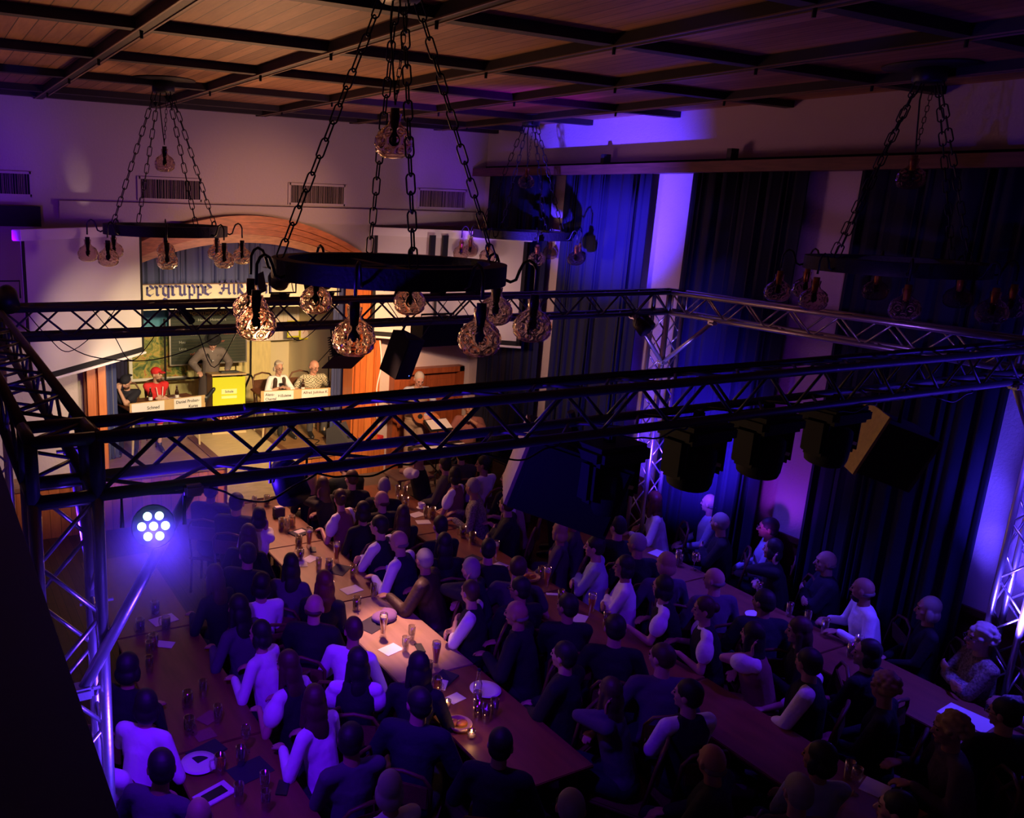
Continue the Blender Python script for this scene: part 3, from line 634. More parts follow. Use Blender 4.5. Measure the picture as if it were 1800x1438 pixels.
mx = nn.new('ShaderNodeMix'); mx.data_type = 'RGBA'; ll.new(gt.outputs[0], mx.inputs['Factor']); ll.new(rp.outputs[0], mx.inputs['A']); mx.inputs['B'].default_value = (.06, .30, .48, 1); ll.new(mx.outputs['Result'], nn['Principled BSDF'].inputs['Base Color'])
t = thing('wall_map', 'large green and yellow relief map standing left of the chalkboard', 'map', (3.32, 14.75, 1.45))
MB().bb(0, 1.0, 0, .02, 0, 1.28).build('map_sheet', m, t); MB().bb(-.06, 0, -.01, .03, -.05, 1.32).bb(0, 1.0, -.01, .03, -.05, 0).build('map_frame', M_white, t)
t = thing('rolling_chalkboard', 'large dark chalkboard with coloured chalk writing on a wheeled frame', 'chalkboard', (4.66, 14.55, ZS), -.02)
MB().bb(-.70, .70, -.01, .02, .93, 1.93).build('writing_surface', M_board, t)
f = MB()
for a in (-1, 1): f.bb(a*.71-.012, a*.71+.012, -.02, .03, .91, 1.95)
f.bb(-.72, .72, -.03, .03, .905, .93).bb(-.72, .72, -.02, .03, 1.93, 1.95).build('board_frame', M_alu, t)
g = MB()
for a in (-1, 1): g.tube([(a*.80, -.35, .06), (a*.80, -.33, .35), (a*.80, -.1, .62), (a*.80, 0, .66), (a*.80, 0, 1.75)], .02, 8).tube([(a*.80, 0, .66), (a*.80, .3, .35), (a*.80, .33, .06)], .02, 8)
g.tube([(-.8, 0, .66), (.8, 0, .66)], .02, 8).tube([(-.8, 0, 1.5), (-.72, 0, 1.5)], .015).tube([(.72, 0, 1.5), (.8, 0, 1.5)], .015).build('stand', M_black, t)
for a in (-.8, .8):
    for y in (-.35, .33): MB().lathe([(.035, -.012), (.035, .012)], (a, y, .035), 12, Matrix.Rotation(PI/2, 3, 'Y')).build('caster', M_black, t)
MB().bb(-.2, .12, -.12, -.02, .60, .72).build('chalk_tray', mat('red_tray', (.25, .02, .02), .5), t)
M_ch = dict(y=mat('chalk_yellow', (.55, .45, .12), .9), w=mat('chalk_white', (.50, .50, .46), .9), r=mat('chalk_red', (.55, .13, .08), .9))
for s, x, z, sz, c_ in (('ABCDEFGHIKLMNOPQRS', -.62, 1.80, .085, 'y'), ('Hans ... Heimatort', -.2, 1.69, .07, 'w'), ('Der Name ist', -.58, 1.54, .07, 'r'), ('Anton Wanda', .08, 1.56, .07, 'w'), ('Sau', -.34, 1.44, .085, 'w'), ('Schulwart', .28, 1.44, .075, 'r'),
                        ('Heu', -.55, 1.30, .07, 'w'), ('rauh  Winter', -.05, 1.30, .065, 'r'), ('Lene', -.55, 1.18, .07, 'w'), ('nebenan', -.35, 1.08, .075, 'r')):
    o = link('chalk_writing', text_mesh(s, sz, 'LEFT', .0005), M_ch[c_], t); o.matrix_local = Matrix.Translation((x, -.013, z))@RX90
l = MB()
for i in range(16): l.bb(-.68, .68, -.0125, -.011, 1.0+i*.055, 1.003+i*.055)
l.build('ruled_lines', mat('chalk_line', (.16, .14, .08), .9), t)
t = thing('chart_sheet', 'white ruled chart hanging behind the woman on stage', 'chart', (5.35, 15.0, 1.98))
MB().bb(0, 1.3, 0, .01, 0, .78).build('sheet', M_paper, t); l = MB()
for i in range(14): l.bb(.05+i*.09, .053+i*.09, -.003, 0, .02, .76)
l.build('ruled_lines', M_cardb, t)
for x, z, lb in ((6.35, 2.25, 'left small yellow framed picture on the stage wall'), (6.60, 2.20, 'right small yellow framed picture near the stage drape')):
    t = thing('small_poster', lb, 'picture', (x, 14.6, z)); MB().bb(-.13, .13, 0, .015, -.16, .16).build('frame', M_yellow, t); MB().bb(-.10, .10, -.004, 0, -.13, .13).build('picture_sheet', M_paper, t)
    MB().tube([(-.06, -.006, -.05), (0, -.006, .05), (.06, -.006, -.02)], .005).build('drawing', M_lip, t)

# lectern
t = thing('lectern', 'lectern with a bright yellow card and a round emblem poster on its front', 'lectern', (4.50, 13.0, ZS), -.10)
MB().bb(-.27, -.25, 0, .45, 0, .97).bb(.25, .27, 0, .45, 0, .97).bb(-.27, .27, -.015, .01, .02, .97).build('body_panels', M_cardb, t)
MB().box((0, .2, 1.0), (.58, .50, .025), Matrix.Rotation(-.12, 3, 'X')).build('sloped_top', M_cardb, t)
MB().bb(-.29, .29, -.04, .48, 0, .06).build('plinth', M_ply, t)
MB().bb(-.275, .275, -.030, -.016, .46, .985).build('yellow_card', M_yellow, t)
MB().bb(-.13, .13, -.036, -.031, .70, .785).bb(-.13, .13, -.036, -.031, .625, .67).build('name_strip', mat('pale_yellow_card', (.80, .82, .35), .7), t)
for s, z, sz in (('Schule', .725, .055), ('Alkofen', .635, .032)):
    if s == 'Schule': o = link('lettering', text_mesh(s, sz, 'CENTER', .0005, .001), M_ink, t); o.matrix_local = Matrix.Translation((0, -.038, z))@RX90
MB().bb(-.19, .19, -.026, -.016, .10, .455).build('poster', mat('dark_red_poster', (.16, .03, .015), .6), t)
e = MB().lathe([(.13, 0), (.15, 0)], (0, 0, 0), 24, Matrix.Rotation(PI/2, 3, 'X'), False)
for q in (-1, 1):
    e.tube([(q*.10, 0, .06), (q*.06, 0, .085), (q*.02, 0, .06)], .007).tube([(q*.09, 0, .02), (q*.05, 0, .035), (q*.02, 0, .015)], .006).tube([(q*.10, 0, -.03), (q*.06, 0, -.01), (q*.015, 0, -.05), (q*.05, 0, -.09)], .007)
e.tube([(0, 0, .05), (-.012, 0, -.02), (.012, 0, -.02)], .005).build('emblem', mat('emblem_cream', (.72, .50, .28), .6), t, loc=(0, -.032, .29))
MB().box((.05, .2, 1.03), (.3, .22, .02), Matrix.Rotation(-.12, 3, 'X')).build('folder', M_black, t)

def stage_table(label, x, y, rz, w_, cards):
    t = thing('stage_table', label, 'table', (x, y, ZS), rz); h = .74
    MB().rbox((0, .35, h-.015), (w_, .62, .03), .006).build('tabletop', M_tabletop, t)
    MB().bb(-w_/2, w_/2, -.01, .01, h-.22, h+.10).build('cardboard_screen', M_cardb, t)
    for a in (-1, 1):
        for b in (.08, .6): MB().tube([(a*(w_/2-.1), b, h-.03), (a*(w_/2-.06), b, 0)], .018).build('leg', M_ply, t)
    for cx_, cw, lines in cards:
        c_ = MB().bb(cx_-cw/2, cx_+cw/2, -.016, -.011, h-.12, h+.09).build('name_card', M_paper, t)
        for s, dx, z, sz in lines:
            o = link('lettering', text_mesh(s, sz, 'LEFT', .0005, .0008), FAB['navy'], c_); o.matrix_local = Matrix.Translation((cx_-cw/2+dx, -.018, h+z))@RX90
    return t
stage_table('table on the left of the stage with two white name cards', 3.31, 12.36, .16, 1.24, [(-.33, .52, [('Schned', .24, -.02, .07)]), (.32, .46, [('Daniel', .03, .015, .065), ('Proban-', .22, .015, .065), ('Kurze', .24, -.07, .065)])])
stage_table('table on the right of the stage with two white name cards', 5.44, 12.36, -.10, 1.20, [(-.30, .50, [('Alexa-', .02, .02, .06), ('Chantal', .02, -.055, .06), ('H.Euleise', .235, -.01, .06)]), (.32, .46, [('Alfred', .025, .02, .06), ('Judokus K.', .20, .02, .06)])])
def bottle(x, y, z, label, g='drink bottles on the stage tables'):
    t = thing('beer_bottle', label, 'bottle', (x, y, z), 0, g)
    MB().lathe([(.030, 0), (.032, .01), (.032, .13), (.026, .16), (.013, .19), (.012, .235)], n=14).build('bottle_body', M_bottle, t, True)
    MB().lathe([(.0325, .05), (.0325, .10)], n=14, cap=False).build('paper_label', M_paper, t, True); MB().lathe([(.014, .232), (.014, .245)], n=12).build('bottle_cap', M_alu, t, True)
bottle(3.10, 12.60, ZS+.74, 'brown bottle in front of the man in the dark shirt on stage'); bottle(3.52, 12.62, ZS+.74, 'brown bottle beside the folded arms of the man in red'); bottle(5.62, 12.50, ZS+.74, 'brown bottle between the woman and the man in checks')
for x, y, lb in ((3.05, 12.55, 'white sheet of paper on the left stage table before the dark shirt'), (3.5, 12.75, 'white sheet of paper on the left stage table before the man in red')):
    tag(MB().box((x, y, ZS+.744), (.30, .2, .004), Matrix.Rotation(.4, 3, 'Z')).build('paper_sheet', M_paper), lb, 'paper')
# floor monitor, mic stand, bits on the stage corner
t = thing('floor_monitor', 'grey wedge monitor speaker on the right corner of the stage', 'speaker', (6.10, 11.82, ZS), .55)
M = MB(); pr = [(-.22, 0), (.20, 0), (.20, .10), (-.04, .36), (-.22, .26)]; n = 5
M.add([(-.25, a, b) for a, b in pr]+[(.25, a, b) for a, b in pr], [tuple(range(5)), tuple(reversed(range(5, 10)))]+[(i, 5+i, 5+(i+1) % 5, (i+1) % 5) for i in range(5)])
for v in range(len(M.v)): M.v[v] = (M.v[v][0], -M.v[v][1], M.v[v][2])
M.build('cabinet', mat('monitor_grey', (.05, .05, .055), .6), t); MB().bb(-.18, -.04, -.16, -.14, .06, .2).bb(.04, .18, -.16, -.14, .06, .2).build('port', M_matte, t)
t = thing('microphone_stand', 'thin black microphone stand behind the man in checks', 'microphone stand', (6.28, 12.9, ZS))
MB().tube([(0, 0, .02), (0, 0, 1.25)], .011).build('pole', M_black, t); MB().tube([(.05, 0, 1.4), (-.28, -.1, 1.15)], .008).build('boom', M_black, t); MB().caps((-.28, -.1, 1.15), (-.34, -.12, 1.10), .02, .028).build('microphone', M_iron, t)
for a in (0, 2.1, 4.2): MB().tube([(0, 0, .08), (.28*math.cos(a), .28*math.sin(a), .01)], .009).build('leg', M_black, t)
for x, y, lb, m_, d in ((6.38, 11.66, 'crumpled white papers on the right stage corner', M_paper, (.30, .12, .03)), (6.66, 11.72, 'small red toolbox on the right stage corner', FAB['red'], (.16, .12, .10)), (6.20, 11.55, 'small black pedal on the right stage corner', M_black, (.14, .09, .05))):
    tag(MB().rbox((x, y, ZS+d[2]/2), d, .008, Matrix.Rotation(.6, 3, 'Z')).build('stage_item', m_), lb, 'stage item')
def cable(label, pts, r=.008, m_=None, grp=None):
    P = [Vector(p) for p in pts]; out_ = []
    for i in range(len(P)-1):
        p0, p1, p2, p3 = P[max(i-1, 0)], P[i], P[i+1], P[min(i+2, len(P)-1)]
        for k in range(6):
            u = k/6; out_.append(.5*((2*p1)+(p2-p0)*u+(2*p0-5*p1+4*p2-p3)*u*u+(3*p1-p0-3*p2+p3)*u**3))
    out_.append(P[-1]); return tag(MB().tube(out_, r, 6).build('cable', m_ or M_black, None, True), label, 'cable', grp)
cable('black cable snaking over the stage floor beside the wedge monitor', [(5.6, 12.3, ZS+.01), (5.75, 12.1, ZS+.01), (5.6, 11.9, ZS+.01), (5.85, 11.75, ZS+.01), (6.1, 11.7, ZS+.01)], .007)
cable('thin white cable hanging down the right wooden post', [(6.56, YS-.13, 2.5), (6.60, YS-.14, 2.1), (6.54, YS-.13, 1.7), (6.56, YS-.13, 1.2)], .012, M_white)

# riser with the two musicians' gear
t = thing('band_riser', 'low grey platform beside the stage carrying the two musicians', 'platform', (7.1, 10.75, 0))
MB().rbox((0, 0, .26), (2.4, 1.7, .08), .01).build('deck', mat('grey_brown_deck', (.16, .12, .10), .6), t); MB().bb(-1.2, 1.2, -.86, -.845, .20, .30).build('edge_trim', M_white, t)
for a in (-1.1, 1.1):
    for b in (-.75, .75): MB().tube([(a, b, .22), (a, b, 0)], .03).build('leg', M_alu, t)
def keyboard(x, y, z, rz, label):
    t = thing('keyboard', label, 'keyboard', (x, y, z), rz); MB().rbox((0, 0, .04), (.95, .28, .07), .01).build('case', M_black, t)
    k = MB()
    for i in range(36): k.bb(-.45+i*.025, -.427+i*.025, -.13, .0, .075, .082)
    k.build('keys', M_white, t)
    for a in (-1, 1): MB().tube([(a*.35, -.12, 0), (-a*.35, .1, .30-z)], .014).build('stand_leg', M_black, t)
keyboard(6.95, 10.35, .98, 0, 'black keyboard in front of the guitarist'); keyboard(7.75, 10.15, 1.0, .05, 'black keyboard in front of the man drinking from a cup')
t = thing('music_stand', 'thin music stand with a white sheet before the guitarist', 'music stand', (7.15, 10.7, .30)); MB().tube([(0, 0, 0), (0, 0, .95)], .01).build('pole', M_black, t)
MB().box((0, 0, .98), (.42, .02, .26), Matrix.Rotation(-1.1, 3, 'X')).build('desk', M_black, t); MB().box((0, -.02, 1.0), (.38, .004, .22), Matrix.Rotation(-1.1, 3, 'X')).build('sheet', M_paper, t)
for a in (0, 2.1, 4.2): MB().tube([(0, 0, .15), (.22*math.cos(a), .22*math.sin(a), .01)], .008).build('leg', M_black, t)
t = thing('rack_mixer', 'small mixer box with lit faders under the rear keyboard', 'mixer', (7.9, 9.75, 0)); MB().rbox((0, 0, .45), (.5, .35, .9), .02).build('case', M_black, t); k = MB()
for i in range(8): k.bb(-.2+i*.05, -.19+i*.05, -.19, -.178, .5, .62)
k.build('faders', M_paper, t)
tag(MB().rbox((6.2, 10.0, .80), (.62, .5, .03), .006).bb(5.94, 5.98, 9.8, 9.84, 0, .79).bb(6.42, 6.46, 9.8, 9.84, 0, .79).bb(6.42, 6.46, 10.16, 10.2, 0, .79).bb(5.94, 5.98, 10.16, 10.2, 0, .79).build('side_table', M_tabletop2), 'small pale side table at the foot of the band platform', 'table')

# ------------------------------------------------------------------ projection screens, set across the corners
def screen(label, x0, y0, ang, W, zt, zb):
    t = thing('projection_screen', label, 'screen', (x0, y0, zb), ang)
    MB().bb(.0, W, 0, .006, 0, zt-zb).build('fabric', M_screen, t)
    MB().bb(-.0, .05, -.004, 0, 0, zt-zb).bb(W-.05, W, -.004, 0, 0, zt-zb).bb(0, W, -.004, 0, 0, .07).build('black_border', M_matte, t)
    MB().tube([(-.03, 0, -.02), (W+.03, 0, -.02)], .018).build('bottom_bar', M_white, t); MB().rbox((W/2, .0, zt-zb+.05), (W+.15, .12, .12), .01).build('housing', M_white, t)
screen('pale projection screen hanging across the left corner of the hall', 1.05, 9.75, math.atan2(1.65, 1.67), 2.37, 4.13, 2.55)
screen('pale projection screen hanging across the right corner of the hall', 6.35, 11.55, math.atan2(-1.55, 1.75), 2.30, 4.16, 2.60)
t = thing('ceiling_bracket', 'black double bracket hanging before the right screen', 'bracket', (6.9, 10.6, 3.9))
for a in (-.11, .11): MB().bb(a-.045, a+.045, -.02, .02, -.02, .3).build('plate', M_black, t)
MB().bb(-.14, .14, -.015, .015, -.05, -.02).tube([(0, 0, -.03), (0, 0, -1.0)], .02).build('drop_pole', M_black, t)

# ------------------------------------------------------------------ trusses
def truss(label, p0, p1, m_, S=.23, r=.025, step=.25, grp=None, upv=(0, 0, 1)):
    """four chords joined by zigzag lacing on each face"""
    p0 = Vector(p0); p1 = Vector(p1); d = (p1-p0); L = d.length; d.normalize(); u = Vector(upv); s = d.cross(u).normalized(); u = s.cross(d)
    t = thing('box_truss', label, 'truss', p0, 0, grp); c4 = [(-1, -1), (1, -1), (1, 1), (-1, 1)]; h = S/2
    for a, b in c4: o = s*a*h+u*b*h; MB().tube([o, d*L+o], r, 12).build('chord', m_, t, True)
    n = max(2, round(L/step/2)*2)
    for k in range(4):
        a, b = c4[k], c4[(k+1) % 4]; A = s*a[0]*h+u*a[1]*h; B = s*b[0]*h+u*b[1]*h; M = MB()
        for i in range(n):
            q0, q1 = (A, B) if i % 2 == 0 else (B, A); M.tube([q0+d*L*i/n, q1+d*L*(i+1)/n], .0095, 6)
        M.tube([A+d*.02, B+d*.02], .0095, 6).tube([A+d*(L-.02), B+d*(L-.02)], .0095, 6); M.build('lacing', m_, t, True)
    return t
XA, XB, YA, YB_, ZT = .445, 7.80, 3.265, 7.04, 3.635
truss('near box truss crossing the whole photo in front of the crowd', (XA+.12, YA, ZT), (XB-.12, YA, ZT), M_aludark)
truss('far box truss before the stage, under the central chandelier', (XA+.12, YB_, ZT), (XB-.12, YB_, ZT), M_aludark)
truss('left box truss running towards the stage, lit blue', (XA, YA+.14, ZT), (XA, YB_-.14, ZT), M_aludark)
truss('right box truss along the curtained wall', (XB, YA+.14, ZT), (XB, YB_-.14, ZT), M_alu)
for x, y, lb in ((XA, YA, 'near left'), (XB+.08, YA-.03, 'near right'), (XA, YB_, 'far left'), (XB, YB_, 'far right')):
    t = thing('truss_corner', '%s corner block of the truss rectangle' % lb, 'truss corner', (x, y, ZT)); M = MB()
    h = .115
    for a in (-h, h):
        for b in (-h, h): M.tube([(a, b, -h), (a, b, h)], .025, 10).tube([(a, -h, b), (a, h, b)], .025, 10).tube([(-h, a, b), (h, a, b)], .025, 10)
    M.build('frame_tubes', M_aludark, t, True); MB().tube([(-h, -h, h), (h, h, h)], .01).tube([(-h, -h, -h), (-h, h, h)], .01).build('cross_brace', M_aludark, t)
for x, y, m_, lb in ((XA, YA, M_alu, 'near left vertical truss tower beside the gallery'), (XB+.17, YA-.10, M_alu, 'right vertical truss tower at the photo edge by the violet wall'), (XB, YB_, M_alu, 'far right vertical truss tower lit blue before the curtains'), (XA, YB_, M_alu, 'far left vertical truss tower outside the crowd')):
    truss(lb, (x, y, .03), (x, y, ZT-.12), m_, grp=None, upv=(0, 1, 0))
    tag(MB().rbox((x, y, .015), (.55, .55, .03), .005).build('base_plate', M_aludark), 'square steel base plate under the %s tower' % lb.split(' vertical')[0], 'base plate')
def brace(a, b, lb):
    t = thing('truss_brace', lb, 'brace', a); A = Vector(a); d = Vector(b)-A; MB().tube([(0, 0, 0), d], .024, 12).build('tube', M_alu, t, True)
    for p in (Vector(), d): MB().rbox(p, (.08, .08, .05), .01).tube([p+Vector((-.07, 0, 0)), p+Vector((.07, 0, 0))], .008).build('clamp', M_alu, t)
brace((.93, YA-.13, ZT-.13), (XA+.02, YA-.15, 2.72), 'diagonal brace from the near truss to the left tower, under the lit lamp')
brace((XA+.14, YA+.60, ZT-.14), (XA+.14, YA+.14, 2.95), 'short diagonal tube catching white light beside the left tower')
brace((XB-.66, YB_-.13, ZT-.14), (XB-.14, YB_-.13, 2.95), 'left of the two braces meeting on the far right tower')
brace((XB-.13, YB_-.75, ZT-.14), (XB-.13, YB_-.14, 2.95), 'right of the two braces meeting on the far right tower')
brace((XB-.70, YA-.13, ZT-.14), (XB-.14, YA-.13, 2.9), 'diagonal brace at the right photo edge lit violet')

# cables slung along the trusses
for i, (x, sag) in enumerate(((1.25, .17), (1.75, .12), (2.6, .14), (3.5, .12), (5.2, .12), (6.3, .14))):
    cable('cable loop hanging from the near truss, number %s of six from the left' % ('one', 'two', 'three', 'four', 'five', 'six')[i], [(x-.30, YA-.10, ZT-.125), (x-.2, YA-.15, ZT-.15), (x-.12, YA-.15, ZT-sag*.8-.06), (x, YA-.15, ZT-sag-.05), (x+.12, YA-.15, ZT-sag*.7-.05), (x+.2, YA-.15, ZT-.14), (x+.28, YA-.10, ZT-.125)], .005)
for i, x in enumerate((1.0, 1.5, 2.2, 3.0, 4.2, 5.0)):
    cable('thin cable loop on the far truss %s' % ('at its left end', 'beside the left corner', 'before the left screen', 'before the chalkboard', 'above the hanging speaker', 'before the right screen')[i], [(x-.25, YB_-.15, ZT+.1), (x-.1, YB_-.17, ZT-.10), (x+.05, YB_-.17, ZT-.22-.1*(i % 3)), (x+.3, YB_-.15, ZT-.05), (x+.45, YB_-.14, ZT+.13)], .004)
cable('long cable swag below the far truss in front of the left screen', [(1.0, YB_, ZT-.15), (1.25, YB_, ZT-.30), (1.7, YB_, ZT-.36), (2.1, YB_, ZT-.28), (2.4, YB_, ZT-.14)], .005)
cable('flat black cable trunk lying along the top of the near truss', [(1.2, YA, ZT+.155), (3.0, YA+.03, ZT+.155), (5, YA-.02, ZT+.155), (7.4, YA, ZT+.155)], .018)

# ------------------------------------------------------------------ lamps and speakers on the trusses
def fresnel(x, y, z, label, aim=0.5):
    t = thing('stage_spotlight', label, 'spotlight', (x, y, z)); R_ = Matrix.Rotation(-aim, 3, 'X')
    MB().lathe([(.085, -.14), (.095, -.10), (.095, .10), (.105, .12)], (0, 0, 0), 16, R_@Matrix.Rotation(-PI/2, 3, 'X')).build('lamp_housing', M_black, t, True)
    MB().tube([(-.13, 0, 0), (-.13, 0, -.16), (.13, 0, -.16), (.13, 0, 0)], .009).build('yoke', M_black, t)
    MB().lathe([(.085, .121), (.085, .125)], (0, 0, 0), 16, R_@Matrix.Rotation(-PI/2, 3, 'X')).build('lens', M_glass, t)
    for a, b in ((0, 1), (0, -1), (1, 0), (-1, 0)):
        c_ = R_@Vector((a*.15, .17, b*.15)); MB().box(c_, (.19 if b else .11, .09, .004) if b else (.004, .09, .19), R_@Matrix.Rotation(.5*b, 3, 'X')@Matrix.Rotation(-.5*a, 3, 'Z')).build('barn_door', M_black, t)
    MB().rbox((0, 0, -.19), (.06, .06, .07), .01).build('clamp', M_iron, t)
for x, lb in ((2.99, 'first spotlight with barn doors on the far truss, left of the chandelier hoop'), (3.45, 'second spotlight with barn doors on the far truss, beneath the chandelier hoop'), (4.30, 'third spotlight on the far truss, in front of the right wooden post'), (4.72, 'fourth spotlight on the far truss, left of the drop pole'), (5.15, 'fifth spotlight on the far truss, at its right, before the right screen')):
    fresnel(x, YB_+.1, 3.975, lb)
def cabinet(name, label, loc, prof, W, rot, mface=M_matte, mside=None):
    """trapezoid speaker box; profile in the local x-y plane, extruded along z"""
    t = thing(name, label, 'speaker', loc); t.rotation_euler = rot; n = len(prof); M = MB()
    M.add([(a, b, -W/2) for a, b in prof]+[(a, b, W/2) for a, b in prof], [tuple(reversed(range(n))), tuple(range(n, 2*n))]+[(i, (i+1) % n, n+(i+1) % n, n+i) for i in range(n)])
    M.build('cabinet', mface, t); return t
t = cabinet('hanging_speaker', 'black speaker hanging tilted under the far truss before the wooden door', (4.20, YB_-.02, 3.20), [(-.12, -.13), (.12, -.13), (.09, .12), (-.09, .12)], .42, (.28, .12, .35))
MB().bb(-.11, .11, -.138, -.132, -.195, .195).build('grille', M_matte, t); MB().tube([(0, .08, .2), (0, .06, .33)], .012).build('bracket', M_iron, t); MB().bb(.06, .066, -.142, -.138, -.17, -.164).build('power_light', mat('blue_pilot_light', (.1, .2, 1), .4, emit=(.1, .2, 1), estr=4), t)
t = cabinet('hanging_speaker', 'wide black speaker lying level behind the tilted one', (4.85, YB_+.35, 3.33), [(-.12, -.12), (.12, -.12), (.12, .12), (-.12, .12)], .50, (0, PI/2, .0)); MB().tube([(-.12, 0, -.2), (-.2, 0, -.2), (-.2, 0, .2), (-.12, 0, .2)], .01).tube([(-.2, 0, 0), (-.2, -.35, 0)], .012).build('bracket', M_iron, t)
t = thing('flood_light', 'black floodlight with fins hanging under the far truss above the stage tables', 'floodlight', (3.62, YB_, 3.30)); t.rotation_euler = (-.35, .12, .3)
MB().rbox((0, 0, 0), (.36, .10, .20), .01).build('lamp_housing', M_black, t); f = MB()
for i in range(9): f.bb(-.20, -.18, -.05, .05, -.09+i*.022, -.082+i*.022)
f.build('cooling_fins', M_black, t); MB().box((0, .08, -.13), (.40, .22, .006), Matrix.Rotation(-.4, 3, 'X')).build('barn_door', M_black, t); MB().tube([(-.19, 0, 0), (-.19, 0, .16), (.19, 0, .16), (.19, 0, 0)], .01).build('yoke', M_black, t)
def moving_head(x, label, z=3.27, s=.95):
    t = thing('moving_head', label, 'stage light', (x, YA-.02, z)); t.scale = (s, s, s)
    MB().rbox((0, 0, .17), (.40, .30, .11), .03).build('base', M_matte, t)
    for a in (-1, 1): MB().rbox((a*.165, 0, .02), (.06, .18, .26), .025).build('yoke_arm', M_matte, t)
    R_ = Matrix.Rotation(.10, 3, 'X')
    MB().lathe([(.10, .10), (.125, .08), (.135, 0), (.135, -.12), (.125, -.16), (.11, -.17)], (0, 0, -.02), 24, R_).build('head', M_matte, t, True)
    MB().lathe([(.085, -.172), (.085, -.176)], (0, 0, -.02), 20, R_).build('lens', M_glass, t)
    MB().box((.07, -.128, -.02), (.045, .004, .022), Matrix.Rotation(.3, 3, 'Y')@R_).build('sticker', mat('yellow_sticker', (.55, .50, .30), .7), t); MB().rbox((0, 0, .25), (.05, .06, .09), .01).build('clamp', M_iron, t)
moving_head(3.95, 'first black moving head light, with a blue sheen, under the near truss'); moving_head(4.55, 'second black moving head light under the near truss, in the middle', 3.27); moving_head(5.20, 'third black moving head light under the near truss, beside the plywood edge', 3.27)
moving_head(3.28, 'black moving head light hanging before the big speaker box', 3.22)
M_tan = mat('raw_plywood_edge', (.42, .28, .13), .8, var=.15, vscale=30)
t = thing('subwoofer', 'big tilted black speaker box with a raw plywood side under the near truss', 'speaker', (3.12, YA+.25, 3.22)); t.rotation_euler = (.05, .27, -.62)
MB().bb(-.18, .38, -.22, .22, -.22, .20).build('cabinet', M_matte, t); MB().bb(-.20, -.181, -.215, .215, -.215, .195).build('plywood_side', M_tan, t); MB().bb(-.15, .36, -.228, -.222, -.20, .18).build('grille', M_matte, t); MB().tube([(.1, 0, .18), (-.02, -.05, .36)], .02).build('bracket', M_iron, t)
t = thing('subwoofer', 'tilted black speaker box with a raw plywood edge right of the three moving heads', 'speaker', (6.02, YA+.10, 3.08)); t.rotation_euler = (.12, .32, -.55)
MB().bb(-.17, .22, -.18, .2, -.2, .2).build('cabinet', M_matte, t); MB().bb(-.19, -.171, -.18, .2, -.22, .24).build('plywood_side', M_tan, t); MB().bb(.20, .222, -.182, -.18, -.2, .2).build('corner_rail', M_aludark, t); MB().tube([(0, 0, .2), (-.12, -.05, .44)], .015).build('bracket', M_iron, t)
# lit LED par can
LP = aty(270, 925, 3.08); t = thing('led_par_light', 'round spotlight with seven glowing lenses hanging left under the near truss', 'spotlight', LP)
t.rotation_euler = (Vector((0, 0, CAMZ))-LP).to_track_quat('Z', 'Y').to_euler()
MB().lathe([(.065, -.14), (.080, -.10), (.085, 0), (.085, .03), (.079, .03), (.079, .0), (0, 0)], n=24, cap=False).build('lamp_housing', M_matte, t, True)
for i in range(7):
    a = i*PI/3; x, y = (0, 0) if i == 6 else (.045*math.cos(a), .045*math.sin(a)); MB().lathe([(.017, .002), (.017, .006), (.010, .009)], (x, y, 0), 16).build('led_lens', M_led, t, True)
MB().tube([(-.12, 0, -.03), (-.12, .13, -.03), (.12, .13, -.03), (.12, 0, -.03)], .009).build('yoke', M_black, t)
l = bpy.data.lights.new('led_par_glow', 'SPOT'); l.color = (.10, .04, 1); l.energy = 60; l.spot_size = 2.6; l.spot_blend = 1; l.shadow_soft_size = .05; lo = bpy.data.objects.new('led_par_glow', l); COL.objects.link(lo)
lo.location = LP+(Vector((0, 0, CAMZ))-LP).normalized()*.06; lo.rotation_euler = (Vector((0.4, 1, 2.5))-LP).to_track_quat('-Z', 'Y').to_euler()
hz = bpy.data.materials.new('stage_haze'); hz.use_nodes = True; _n, _l = nodes(hz); _n.remove(_n['Principled BSDF']); _v = _n.new('ShaderNodeVolumeScatter'); _v.inputs['Color'].default_value = (.9, .92, 1, 1); _tc = _n.new('ShaderNodeTexCoord'); _ln = _n.new('ShaderNodeVectorMath'); _ln.operation = 'LENGTH'; _l.new(_tc.outputs['Object'], _ln.inputs[0])
_mr = _n.new('ShaderNodeMapRange'); _mr.inputs['From Min'].default_value = .02; _mr.inputs['From Max'].default_value = .5; _mr.inputs['To Min'].default_value = .75; _mr.inputs['To Max'].default_value = 0; _mr.interpolation_type = 'SMOOTHSTEP'; _l.new(_ln.outputs['Value'], _mr.inputs['Value']); _l.new(_mr.outputs[0], _v.inputs['Density']); _v.inputs['Anisotropy'].default_value = .2; _l.new(_v.outputs[0], _n['Material Output'].inputs['Volume'])
tag(MB().ell((0, 0, 0), (.55, .5, .55), None, 24, 16).build('haze', hz, None, True, LP+Vector((.05, .1, -.05))), 'blue lit haze hanging around the glowing lamp', 'haze', None, 'stuff')
for x, y, z, lb in ((.62, YB_-.2, 3.85, 'small black par lamp on the far left truss end'), (7.2, YB_-.2, 3.40, 'small black par lamp under the far truss beside the right tower'), (7.35, YB_-.1, 3.42, 'round black lamp nearest the far right truss corner'), (1.45, YA+.1, 3.40, 'small black box lamp under the near truss among cable loops'), ):
    t = thing('par_lamp', lb, 'lamp', (x, y, z)); R_ = Matrix.Rotation(2.2, 3, 'X'); MB().lathe([(.05, -.10), (.075, -.05), (.08, .09)], n=16, rot=R_).build('lamp_housing', M_black, t, True); MB().tube([(-.09, 0, 0), (-.09, 0, .13), (.09, 0, .13), (.09, 0, 0)], .007).build('yoke', M_black, t)

